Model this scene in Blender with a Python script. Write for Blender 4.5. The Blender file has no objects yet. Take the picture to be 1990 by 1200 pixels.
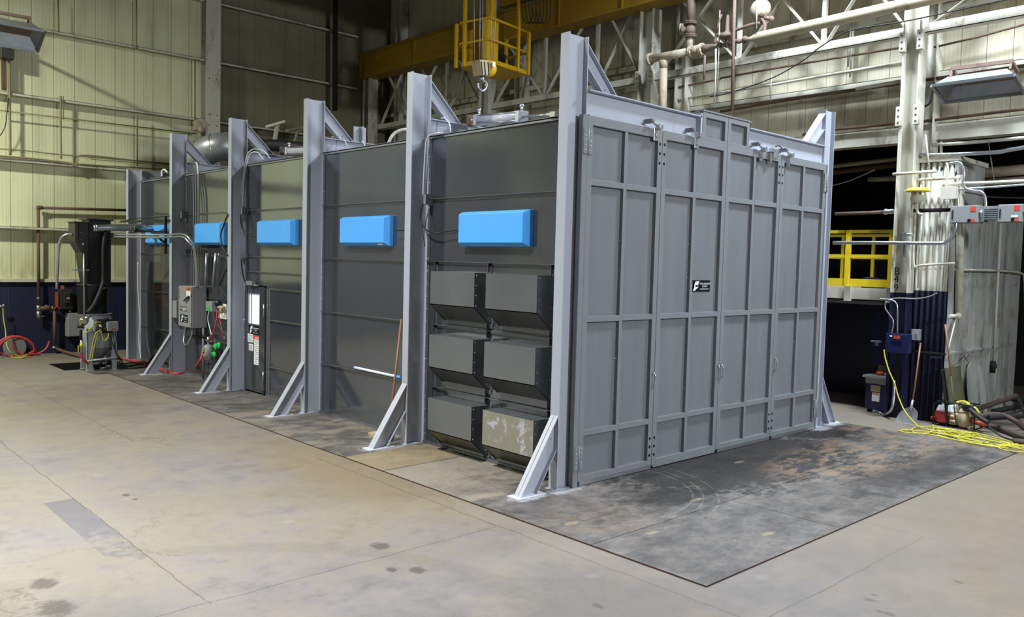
import bpy, bmesh, math, random
from mathutils import Vector, Matrix
random.seed(7)
SC = bpy.context.scene
COL = SC.collection
V = Vector

# ------------------------------------------------------------------ camera
F, YAW, PITCH, ROLL = 1610.6, 0.74876251, 0.05592097, 0.0255816
CAM = V((-6.88, -6.52, 2.65))
fw = V((math.sin(YAW)*math.cos(PITCH), math.cos(YAW)*math.cos(PITCH), -math.sin(PITCH)))
rt0 = V((math.cos(YAW), -math.sin(YAW), 0)); up0 = rt0.cross(fw)
rt = rt0*math.cos(ROLL)+up0*math.sin(ROLL); up = up0*math.cos(ROLL)-rt0*math.sin(ROLL)
cd = bpy.data.cameras.new('camera'); cam = bpy.data.objects.new('camera', cd); COL.objects.link(cam)
cd.sensor_width = 36; cd.lens = 36*F/1990; cd.clip_end = 200; cd.clip_start = .05
cam.matrix_world = Matrix((( rt.x, up.x, -fw.x, CAM.x), (rt.y, up.y, -fw.y, CAM.y), (rt.z, up.z, -fw.z, CAM.z), (0,0,0,1)))
SC.camera = cam
def ray(px, py): return fw+rt*((px-995)/F)-up*((py-600)/F)
def PX(px, py, x): d = ray(px, py); return CAM+d*((x-CAM.x)/d.x)     # measured point on a plane x = const
def PY(px, py, y): d = ray(px, py); return CAM+d*((y-CAM.y)/d.y)
def PZ(px, py, z=0.): d = ray(px, py); return CAM+d*((z-CAM.z)/d.z)

# ------------------------------------------------------------------ view, world, lamps
vs = SC.view_settings; vs.view_transform = 'Standard'; vs.look = 'None'; vs.gamma = 1; vs.use_curve_mapping = False
vs.exposure = -.95
w = bpy.data.worlds.new('world'); SC.world = w; w.use_nodes = True
w.node_tree.nodes['Background'].inputs[0].default_value = (.75, .85, 1, 1)
w.node_tree.nodes['Background'].inputs[1].default_value = .02
def lamp(name, loc, power, color, size=.8, spread=180, aim=None):
    l = bpy.data.lights.new(name, 'AREA'); l.shape = 'DISK'; l.size = size; l.energy = power; l.color = color
    l.spread = math.radians(spread)
    o = bpy.data.objects.new(name, l); COL.objects.link(o); o.location = loc
    if aim is not None:
        o.rotation_euler = (V(aim)-V(loc)).to_track_quat('-Z', 'Y').to_euler()
    return o
WARM = (1, .95, .84); COOL = (.80, .89, 1)
lamp('high_bay_lamp', (-7.6, 12.4, 9.3), 3300, (.97, 1, .84), .6)
lamp('high_bay_lamp', (-6.5, 1.5, 10.8), 2700, (.95, .97, 1), .8, 115)
lamp('high_bay_lamp', (6.2, -3.2, 10.5), 2100, COOL, 1.5, 150)
lamp('high_bay_lamp', (6.2, 1.3, 10.5), 1300, COOL, .8, 150)
lamp('high_bay_lamp', (-2.5, -8.5, 10.6), 420, WARM, .8, 140)
lamp('added_fill_lamp', (2, -15, 7.0), 1400, (.88, .93, 1), 1.0, 120, (2.5, 0, 2.5))  # added fill with no known source, brightens the doors and posts

# ------------------------------------------------------------------ materials
def lin(h):
    h = h.lstrip('#'); c = [int(h[i:i+2], 16)/255 for i in (0, 2, 4)]
    return tuple((x/12.92 if x <= .04045 else ((x+.055)/1.055)**2.4) for x in c)+(1,)
class G:
    def __init__(s, name, rough=.5, metal=0., spec=.5):
        s.m = bpy.data.materials.new(name); s.m.use_nodes = True; s.t = s.m.node_tree
        s.b = s.t.nodes['Principled BSDF']; s.b.inputs['Roughness'].default_value = rough
        s.b.inputs['Metallic'].default_value = metal
        s.b.inputs['Specular IOR Level'].default_value = spec
        s.pos = s.t.nodes.new('ShaderNodeNewGeometry').outputs['Position']
    def L(s, a, b):
        if hasattr(a, 'is_output'): s.t.links.new(a, b)
        else: b.default_value = a
    def math(s, op, a, b=None, c=None, clamp=False):
        n = s.t.nodes.new('ShaderNodeMath'); n.operation = op; n.use_clamp = clamp
        for i, x in enumerate((a, b, c)):
            if x is not None: s.L(x, n.inputs[i])
        return n.outputs[0]
    def noise(s, scale, detail=4, rough=.6, vec=None, stretch=None, out=0):
        n = s.t.nodes.new('ShaderNodeTexNoise'); n.inputs['Scale'].default_value = scale
        n.inputs['Detail'].default_value = detail; n.inputs['Roughness'].default_value = rough
        v = vec or s.pos
        if stretch:
            mp = s.t.nodes.new('ShaderNodeMapping'); mp.inputs['Scale'].default_value = stretch
            s.L(v, mp.inputs[0]); v = mp.outputs[0]
        s.L(v, n.inputs['Vector']); return n.outputs[out]
    def sep(s, v=None):
        n = s.t.nodes.new('ShaderNodeSeparateXYZ'); s.L(v or s.pos, n.inputs[0]); return n.outputs
    def ramp(s, f, stops):
        n = s.t.nodes.new('ShaderNodeValToRGB'); e = n.color_ramp.elements
        while len(e) < len(stops): e.new(.5)
        for el, (p, c) in zip(e, stops):
            el.position = p; el.color = c if len(c) == 4 else (c[0], c[1], c[2], 1)
        s.L(f, n.inputs[0]); return n.outputs[0]
    def step(s, v, a, b):                        # smooth 0..1 from a to b
        n = s.t.nodes.new('ShaderNodeMapRange'); n.interpolation_type = 'SMOOTHSTEP'
        s.L(v, n.inputs[0]); n.inputs[1].default_value = a; n.inputs[2].default_value = b; return n.outputs[0]
    def mix(s, f, a, b, mode='MIX'):
        n = s.t.nodes.new('ShaderNodeMix'); n.data_type = 'RGBA'; n.blend_type = mode
        s.L(f, n.inputs[0]); s.L(a, n.inputs[6]); s.L(b, n.inputs[7]); return n.outputs[2]
    def line(s, coord, val, hw):                 # 1 on the line coord = val
        d = s.math('ABSOLUTE', s.math('SUBTRACT', coord, val)); return s.step(d, hw, hw*.4)
    def between(s, coord, a, b):
        return s.math('MULTIPLY', s.math('GREATER_THAN', coord, a), s.math('LESS_THAN', coord, b))
    def spot(s, X, Y, x, y, rx, ry, n=None, soft=.5):
        a = s.math('DIVIDE', s.math('SUBTRACT', X, x), rx); b = s.math('DIVIDE', s.math('SUBTRACT', Y, y), ry)
        d = s.math('SQRT', s.math('ADD', s.math('MULTIPLY', a, a), s.math('MULTIPLY', b, b)))
        if n is not None: d = s.math('ADD', d, s.math('MULTIPLY', s.math('SUBTRACT', n, .5), 1.6))
        return s.step(d, 1, 1-soft)
    def col(s, c): s.L(c, s.b.inputs['Base Color']); return s
    def rough(s, r): s.L(r, s.b.inputs['Roughness']); return s
    def bump(s, h, strength=.3, dist=.01):
        n = s.t.nodes.new('ShaderNodeBump'); n.inputs['Strength'].default_value = strength
        n.inputs['Distance'].default_value = dist; s.L(h, n.inputs['Height']); s.L(n.outputs[0], s.b.inputs['Normal']); return s

def plain(name, hx, rough=.5, metal=0., var=.12, scale=6, stretch=None, spec=.5):
    g = G(name, rough, metal, spec); c = lin(hx)
    n = g.noise(scale, 5, .65, stretch=stretch)
    d = tuple(x*(1-var) for x in c[:3])+(1,); l = tuple(min(1, x*(1+var)) for x in c[:3])+(1,)
    g.col(g.ramp(n, [(.3, d), (.7, l)])); return g.m
def dirty(name, hx, dirt, rough=.6, amt=.5, scale=3, stretch=(1, 1, .35), metal=0.):
    g = G(name, rough, metal); n = g.noise(scale, 8, .7, stretch=stretch); n2 = g.noise(scale*7, 4, .6)
    f = g.step(g.math('ADD', n, g.math('MULTIPLY', g.math('SUBTRACT', n2, .5), .3)), .62-amt*.2, .78-amt*.1)
    g.col(g.mix(g.math('MULTIPLY', f, min(1, amt+.3)), lin(hx), lin(dirt)))
    g.bump(n2, .15, .004); return g.m

def emit(name, hx, strength):
    g = G(name); g.col(lin(hx)); g.b.inputs['Emission Color'].default_value = lin(hx); g.b.inputs['Emission Strength'].default_value = strength
    return g.m
M = {}
M['post'] = dirty('grey_post_paint', '#a4a9b4', '#938e84', .42, .25, 1.6, (1, 1, .25))
M['door'] = plain('grey_door_paint', '#707477', .40, 0, .07, 2.2, (2.5, 2.5, .22))
M['frame'] = plain('grey_door_frame_paint', '#787c7f', .42, 0, .05, 3)
def galv(name, base, lo, hi, bumpy=.06):
    g = G(name, .3, .80); n = g.noise(.8, 3, .5, stretch=(1, 1, .6)); n2 = g.noise(14, 3, .6, stretch=(1, 1, .25))
    c = lin(base); d = tuple(x*.86 for x in c[:3])+(1,)
    g.col(g.ramp(g.math('ADD', g.math('MULTIPLY', n, .8), g.math('MULTIPLY', n2, .2)), [(.35, d), (.65, c)]))
    g.rough(g.math('ADD', g.math('MULTIPLY', n, hi-lo), lo))
    g.bump(g.noise(.7, 1, .4), bumpy, .03); return g.m
M['galv'] = galv('galvanised_sheet', '#7a7d83', .05, .17)
M['galv_rough'] = galv('galvanised_hood_sheet', '#84888c', .22, .42, .03); M['galv_rough'].node_tree.nodes['Principled BSDF'].inputs['Metallic'].default_value = .7
M['galv_shaded'] = galv('shaded_galvanised_baffle', '#63645c', .3, .5, .03)  # shade of the downward face put into the baffle colour
g = G('galvanised_splashed_sheet', .45, .7); n = g.noise(7, 8, .75); ss = g.sep()
f = g.math('MULTIPLY', g.step(n, .52, .57), g.math('MAXIMUM', g.spot(ss[1], ss[2], .66, .52, .26, .30, n, .3), g.spot(ss[1], ss[2], 1.15, .6, .3, .26, n, .3)))
g.col(g.mix(f, lin('#a09d90'), lin('#c9ccd6'))); g.b.inputs['Metallic'].default_value = .6; M['splash'] = g.m
M['steel'] = plain('bright_steel', '#c9cbd0', .28, .9, .06)
M['alu'] = plain('dull_aluminium', '#cfd3db', .35, .0, .05)
M['wallpipe'] = plain('painted_conduit', '#807a5c', .6, 0, .15)
M['conduit'] = plain('conduit_steel', '#b0b4ba', .3, .85, .1)
M['duct'] = plain('duct_steel', '#9a9fa1', .4, .55, .15)
M['film'] = plain('blue_film', '#50a9fa', .38, 0, .04, 4)
M['black'] = plain('black_paint', '#070707', .42, 0, .2)
M['olive'] = plain('dark_olive_panel', '#2a2822', .5, 0, .15)
M['rubber'] = plain('black_rubber', '#1a1a1b', .6, 0, .2)
M['white'] = plain('white_plastic', '#dfe3ea', .5, 0, .03)
M['label'] = plain('white_label', '#e6e8ea', .6, 0, .02)
M['red'] = plain('red_rubber', '#b03a3e', .45, 0, .12)
M['redlabel'] = plain('red_label', '#d8402c', .5, 0, .04)
M['orange'] = plain('orange_paint', '#ab4622', .5, 0, .12)
M['yellow_cable'] = plain('yellow_cable', '#bcb53a', .45, 0, .1)
M['green'] = plain('green_plastic', '#1fae4e', .45, 0, .1)
M['cabinet'] = plain('grey_cabinet_paint', '#8a8c8d', .45, 0, .04)
M['crane'] = dirty('yellow_crane_paint', '#957410', '#4f400e', .5, .3, .9, (.4, .4, 1))
M['cab'] = dirty('yellow_cab_lit', '#dcae14', '#7a6216', .5, .3, 1.6)  # crane yellow brightened in the colour for front light on the cab
M['rail'] = dirty('yellow_rail_paint', '#d6bc1e', '#8a7a20', .5, .15, 3)
M['cream'] = dirty('cream_steel_paint', '#c3c1b2', '#7a6a58', .6, .6, 2.0)
M['cream_pipe'] = dirty('dusty_cream_pipe', '#b3a78e', '#857467', .65, .6, 1.8)
M['rustpipe'] = dirty('rusty_pipe', '#5c4738', '#3d3028', .75, .5, 4)
M['rust'] = dirty('rusty_steel', '#78655a', '#55443b', .8, .5, 5)
M['brown'] = dirty('brown_hose', '#4a3d34', '#2c2420', .75, .5, 4)
M['navy'] = dirty('navy_paint', '#121937', '#0a0d1a', .45, .5, 2)
M['navy_box'] = plain('navy_box_paint', '#141c46', .4, 0, .15)
M['wood'] = plain('wood_handle', '#8c6446', .55, 0, .2, 8, (1, 1, .2))
M['plank'] = dirty('mossy_plank', '#55563d', '#3a3a2a', .8, .5, 4)
M['shovel'] = dirty('worn_shovel_steel', '#a9abb0', '#6d6a66', .4, .45, 5, metal=.6)
M['dark'] = plain('dark_surface', '#14130f', .85, 0, .2)
M['cord'] = plain('wire_rope', '#8f8f8c', .5, .5, .1)
M['tan'] = dirty('tan_cast_metal', '#b6a585', '#6d5a43', .6, .5, 8)
M['dust'] = plain('dust_powder', '#b9bcc4', .95, 0, .15, 30)

def siding(name, base, dirt, axis, dado=None, pitch=.33, amt=.5, dado_z=1.84):
    g = G(name, .62); s_ = g.sep(); X = s_[axis]; Z = s_[2]
    q = g.math('DIVIDE', g.math('ADD', X, 50.), pitch)
    seam = g.step(g.math('ABSOLUTE', g.math('SUBTRACT', g.math('FRACT', q), .5)), .482, .494)
    rib = g.step(g.math('ABSOLUTE', g.math('SUBTRACT', g.math('FRACT', g.math('MULTIPLY', q, 6)), .5)), .30, .5)
    tone = g.t.nodes.new('ShaderNodeTexWhiteNoise'); tone.noise_dimensions = '1D'; g.L(g.math('FLOOR', g.math('ADD', q, .5)), tone.inputs['W'])
    n = g.noise(1.1, 6, .65, stretch=(1.6, 1.6, .12)); n2 = g.noise(.45, 5, .65, stretch=(1, 1, 2.2)); n3 = g.noise(3.0, 7, .72, stretch=(1, 1, .5))
    lb = lin(base); dk = tuple(x*.80 for x in lb[:3])+(1,)
    c = g.mix(g.step(n, .45, .7), lb, dk)
    c = g.mix(g.math('MULTIPLY', tone.outputs[0], .16), c, dk)
    f = g.step(g.math('ADD', g.math('MULTIPLY', n2, .55), g.math('MULTIPLY', n3, .5)), .60-.10*amt, .84-.1*amt)
    c = g.mix(g.math('MULTIPLY', f, amt), c, lin(dirt))
    c = g.mix(g.math('MULTIPLY', seam, .62), c, lin('#2c281c'))
    c = g.mix(g.math('MULTIPLY', rib, .10), c, lin('#5b563c'))
    if dado:
        shade_grime = g.math('MULTIPLY', g.math('GREATER_THAN', X, 3.0), g.math('ADD', .62, g.math('MULTIPLY', n2, .4)))  # shade right of the column painted into the colour, over brown grime
        c = g.mix(shade_grime, c, g.mix(n3, lin('#5d5538'), lin('#4d3f2c')))
        r = g.math('MULTIPLY', g.step(Z, dado_z+.95, dado_z), g.step(g.noise(1.6, 6, .7, stretch=(1.2, 1.2, .3)), .42, .68))
        c = g.mix(g.math('MULTIPLY', r, .6), c, lin('#9a7b3c'))
        dc = g.mix(g.step(g.noise(1.4, 6, .7), .5, .75), lin(dado), lin('#101219'))
        c = g.mix(g.math('LESS_THAN', Z, dado_z), c, dc)
    g.col(c); g.bump(g.math('ADD', g.math('MULTIPLY', seam, -1), g.math('MULTIPLY', rib, -.25)), .6, .010); return g.m
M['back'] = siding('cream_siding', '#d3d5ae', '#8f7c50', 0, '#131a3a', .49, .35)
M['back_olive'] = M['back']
M['right'] = siding('dirty_cream_siding', '#c4bea6', '#7f6c55', 1, None, .42, .75)
M['corr'] = dirty('corrugated_white', '#c4c4b8', '#75664c', .6, .45, 1.5)
M['hall'] = siding('hall_siding', '#94959a', '#5f5f60', 1, None, .5, .4)
M['ceil'] = plain('dark_roof', '#2b2b28', .9)

# floor
g = G('stained_concrete', .62); s_ = g.sep(); X, Y = s_[0], s_[1]
wob = g.math('MULTIPLY', g.math('SUBTRACT', g.noise(1.7, 5, .7), .5), .10)
Xw = g.math('ADD', X, wob); Yw = g.math('ADD', Y, wob)
n1 = g.noise(.42, 6, .62); n2 = g.noise(1.9, 8, .72); n3 = g.noise(14, 5, .7); n4 = g.noise(.8, 7, .7, stretch=(1, 1.6, 1))
c = g.ramp(g.math('ADD', g.math('MULTIPLY', n1, .6), g.math('MULTIPLY', n2, .4)),
           [(.36, lin('#a09a90')), (.45, lin('#b8b0a0')), (.54, lin('#c0b598')), (.66, lin('#af9d80'))])
c = g.mix(g.math('MULTIPLY', g.step(n4, .56, .72), .5), c, lin('#8f8a80'))
c = g.mix(g.math('MULTIPLY', g.step(n2, .60, .74), .35), c, lin('#c9c4ae'))
warm = g.math('MAXIMUM', g.spot(X, Y, -1.4, 2.5, 1.2, 4.0, n2, .9), g.spot(X, Y, 5, -5.2, 6.5, 3.2, n2, .6))
c = g.mix(g.math('MULTIPLY', warm, .6), c, lin('#c0a56c'))
brown = g.spot(X, Y, -2.5, 9.5, 2.0, 3.6, n2, .9)
c = g.mix(g.math('MULTIPLY', brown, .38), c, lin('#94744e'))
grey = g.math('MAXIMUM', g.spot(X, Y, -5.2, -.4, 1.1, 1.2, n4, .9), g.spot(X, Y, -3.6, -1.9, .9, .8, n4, .9))
c = g.mix(g.math('MULTIPLY', grey, .45), c, lin('#83807a'))
c = g.mix(g.math('MULTIPLY', g.spot(X, Y, -2.1, -2.7, 1.5, 1.7, n2, .8), .5), c, lin('#847b70'))
# patched strip in the joint, dark spots
f = g.math('MULTIPLY', g.math('MULTIPLY', g.between(X, -4.62, -4.33), g.between(Y, .75, 3.05)), g.step(g.math('ADD', n2, g.math('MULTIPLY', g.math('SUBTRACT', Y, 3.), .16)), .18, .32))
c = g.mix(g.math('MULTIPLY', f, .65), c, lin('#84848a'))
f = g.spot(X, Y, -5.6, 2.1, .55, .38, n2, .3); c = g.mix(g.math('MULTIPLY', f, .4), c, lin('#8d867c'))
def pz(px, py): p = PZ(px, py); return p.x, p.y
for (px, py, r) in ((245, 963, .05), (262, 971, .035), (762, 1108, .06), (812, 1109, .08), (1690, 1167, .045), (1712, 1190, .04), (1730, 1195, .045), (1700, 1157, .03), (1162, 1178, .05), (1835, 986, .025), (1854, 982, .025), (740, 1062, .1), (85, 1135, .12), (110, 1183, .16), (1863, 1132, .04)):
    x, y = pz(px, py); c = g.mix(g.math('MULTIPLY', g.spot(X, Y, x, y, r, r*1.3, n3, .5), .62), c, lin('#4c4034'))
x, y = pz(455, 928); c = g.mix(g.math('MULTIPLY', g.spot(X, Y, x, y, .16, .28, n2, .9), .22), c, lin('#5f8f84'))
for (px, py, r) in ((190, 925, .12), (1150, 1120, .1), (985, 1045, .1), (1690, 880+165, .1), (1480, 1122, .1), (560, 1015, .09)):
    x, y = pz(px, py); c = g.mix(g.math('MULTIPLY', g.spot(X, Y, x, y, r*.8, r*.8, n3, .8), .3), c, lin('#d8d8d6'))
# tyre arc
d = g.math('SQRT', g.math('ADD', g.math('POWER', g.math('SUBTRACT', X, -5.2), 2), g.math('POWER', g.math('SUBTRACT', Y, -1.9), 2)))
arc = g.math('MULTIPLY', g.line(d, 2.9, .16), g.math('GREATER_THAN', X, -4.2)); arc = g.math('MULTIPLY', arc, g.math('GREATER_THAN', Y, -1.6))
c = g.mix(g.math('MULTIPLY', arc, .16), c, lin('#7b735c'))
d = g.math('SUBTRACT', X, g.math('MULTIPLY', Y, 0.0))
J = []
def jl(co, v, hw, other, a, b): J.append(g.math('MULTIPLY', g.line(co, v, hw), g.between(other, a, b)))
jl(Xw, -4.33, .008, Y, -.5, 12); jl(Xw, -2.9, .008, Y, 5.5, 14); jl(Yw, 5.5, .008, X, -20, -1)
jl(Xw, -1.37, .009, Y, -8, 3.2); jl(Yw, -.47, .008, X, -8, -1.4); jl(Yw, -3.38, .009, X, -8, 1.77)
jl(Xw, 1.77, .009, Y, -9, 0); jl(Yw, -5.9, .012, X, -8, 14); jl(Xw, 4.6, .010, Y, -9, -2); jl(Xw, -7.6, .012, Y, -8, 14)
jj = J[0]
for q in J[1:]: jj = g.math('MAXIMUM', jj, q)
c = g.mix(g.math('MULTIPLY', jj, .6), c, lin('#5d503c'))
v = g.t.nodes.new('ShaderNodeTexVoronoi'); v.feature = 'DISTANCE_TO_EDGE'; v.inputs['Scale'].default_value = .33
wv = g.t.nodes.new('ShaderNodeVectorMath'); wv.operation = 'ADD'; g.L(g.pos, wv.inputs[0])
nn = g.t.nodes.new('ShaderNodeVectorMath'); nn.operation = 'SCALE'; g.L(g.noise(1.4, 6, .7, out=1), nn.inputs[0]); nn.inputs[3].default_value = .9
g.L(nn.outputs[0], wv.inputs[1]); g.L(wv.outputs[0], v.inputs['Vector'])
ck = g.math('MULTIPLY', g.step(v.outputs[0], .006, .001), g.step(n1, .48, .6))
c = g.mix(g.math('MULTIPLY', ck, .4), c, lin('#6b5d48'))
c = g.mix(g.math('MULTIPLY', g.step(n3, .66, .72), .35), c, lin('#7a7263'))
n7 = g.noise(5.5, 8, .78); n8 = g.noise(40, 4, .7)
c = g.mix(g.math('MULTIPLY', g.step(n7, .52, .66), .28), c, lin('#857c6d')); c = g.mix(g.math('MULTIPLY', g.step(n7, .46, .34), .22), c, lin('#cbc6b6'))
c = g.mix(g.math('MULTIPLY', g.step(n8, .58, .70), .25), c, lin('#6f675a'))
n9 = g.noise(11, 7, .8, stretch=(1, 1.5, 1))
c = g.mix(g.math('MULTIPLY', g.step(n9, .60, .68), .32), c, lin('#76706a')); c = g.mix(g.math('MULTIPLY', g.step(n9, .39, .33), .35), c, lin('#d6d2c8'))
c = g.mix(g.math('MULTIPLY', g.math('MULTIPLY', g.step(Y, .5, -3.5), g.step(n4, .38, .58)), .45), c, lin('#9e978f'))
right = g.math('MULTIPLY', g.step(g.math('ADD', X, g.math('MULTIPLY', g.math('SUBTRACT', n2, .5), 4)), -1.5, 2.5), .5)
c = g.mix(right, c, lin('#bfae8c'))
c = g.mix(1.0, c, (.36, .36, .41, 1), 'MULTIPLY')
g.col(c); g.rough(g.math('ADD', .42, g.math('MULTIPLY', n2, .4))); g.bump(g.math('SUBTRACT', n3, g.math('MULTIPLY', jj, 1.5)), .12, .006); M['floor'] = g.m

# steel floor plates
g = G('blackened_steel_plate', .5, .0); s_ = g.sep(); X, Y = s_[0], s_[1]
n1 = g.noise(.8, 9, .72); n2 = g.noise(2.6, 10, .78, stretch=(1, 1.6, 1)); n3 = g.noise(13, 6, .72); n5 = g.noise(3.0, 10, .76, stretch=(.6, 1.4, 1)); n6 = g.noise(30, 4, .7)
c = g.ramp(g.math('ADD', g.math('MULTIPLY', n1, .5), g.math('MULTIPLY', n2, .5)), [(.38, lin('#474441')), (.48, lin('#6b6763')), (.56, lin('#86817c')), (.66, lin('#9a9692'))])
dk = g.math('MAXIMUM', g.spot(X, Y, 3.0, -.45, 2.6, 1.25, n2, .25), g.spot(X, Y, 6.5, -.1, 1.7, .6, n2, .25)); dk = g.math('MAXIMUM', dk, g.spot(X, Y, .9, -.9, 1.1, .9, n2, .9))
dk = g.math('MAXIMUM', dk, g.math('MULTIPLY', g.spot(X, Y, 4.6, -2.2, 2.4, .7, n5, .6), .8))
c = g.mix(g.math('MULTIPLY', dk, .88), c, lin('#2e2d2c'))
ru = g.math('MAXIMUM', g.spot(X, Y, 4.9, -1.3, 3.0, 1.0, n5, .35), g.math('MULTIPLY', g.spot(X, Y, -.5, -1.0, .9, 1.0, n5, .6), .6)); ru = g.math('MAXIMUM', ru, g.spot(X, Y, 6.9, -1.2, .9, 1.8, n5, .5))
c = g.mix(g.math('MULTIPLY', g.math('MULTIPLY', ru, g.step(n5, .46, .58)), .68), c, lin('#a48c72'))
tan = g.math('MULTIPLY', g.math('MULTIPLY', g.math('LESS_THAN', X, .6), g.step(g.noise(1.5, 9, .72, stretch=(1, 1.4, 1)), .44, .62)), g.between(Y, .3, 6.8))
c = g.mix(g.math('MULTIPLY', tan, .62), c, lin('#aea48f'))
tan = g.math('MULTIPLY', g.math('MULTIPLY', g.between(Y, -.6, 2.0), g.math('LESS_THAN', X, .6)), g.step(g.math('ADD', g.math('MULTIPLY', Y, .30), n2), .5, .95)); c = g.mix(g.math('MULTIPLY', tan, .75), c, lin('#b3a997'))
tan = g.math('MULTIPLY', g.between(Y, 2.02, 2.9), g.math('LESS_THAN', X, .6)); c = g.mix(g.math('MULTIPLY', tan, .65), c, lin('#b8a57c'))
lt = g.math('MULTIPLY', g.math('LESS_THAN', Y, -1.2), g.math('LESS_THAN', X, 1.3)); c = g.mix(g.math('MULTIPLY', lt, .10), c, lin('#8d8d92'))
for k in (0, 3.06, 6.0, 8.92, 11.9):            # pale grinding dust round the braces
    f = g.math('MAXIMUM', g.spot(X, Y, -.42, k+.06, .34, .17, n3, .5), g.spot(X, Y, .1, k+.02, .38, .16, n3, .5) if k == 0 else g.spot(X, Y, -.3, k-.05, .3, .12, n3, .5))
    c = g.mix(g.math('MULTIPLY', f, .8), c, lin('#c2c4cb'))
f = g.math('MAXIMUM', g.spot(X, Y, 6.25, 0, .34, .2, n3, .5), g.spot(X, Y, 6.8, .08, .4, .22, n3, .5)); c = g.mix(g.math('MULTIPLY', f, .85), c, lin('#c2c4cb'))
d = g.math('SQRT', g.math('ADD', g.math('POWER', g.math('SUBTRACT', X, .3), 2), g.math('POWER', g.math('SUBTRACT', Y, 0.), 2)))
for r in (1.34, 1.46, 1.63):
    c = g.mix(g.math('MULTIPLY', g.math('MULTIPLY', g.line(d, r, .012), g.step(n2, .4, .5)), .4), c, lin('#a09a90'))
for x, y in ((-.35, -1.6), (1.0, -1.2), (.55, -2.35), (3.0, -.5), (-.75, -.9)):
    c = g.mix(g.math('MULTIPLY', g.spot(X, Y, x, y, .13, .05, n3, .5), .5), c, lin('#bfae95'))
c = g.mix(g.math('MULTIPLY', g.step(n3, .56, .66), .35), c, lin('#3a3735')); c = g.mix(g.math('MULTIPLY', g.step(n6, .58, .7), .25), c, lin('#b0aca6'))
c = g.mix(1.0, c, (.60, .595, .59, 1), 'MULTIPLY')
up_ = g.t.nodes.new('ShaderNodeNewGeometry').outputs['Normal']; c = g.mix(g.math('LESS_THAN', g.sep(up_)[2], .5), c, lin('#3b2416'))
g.col(c); g.rough(g.math('ADD', .32, g.math('MULTIPLY', n2, .4))); g.bump(n3, .15, .004); M['plate'] = g.m

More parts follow.
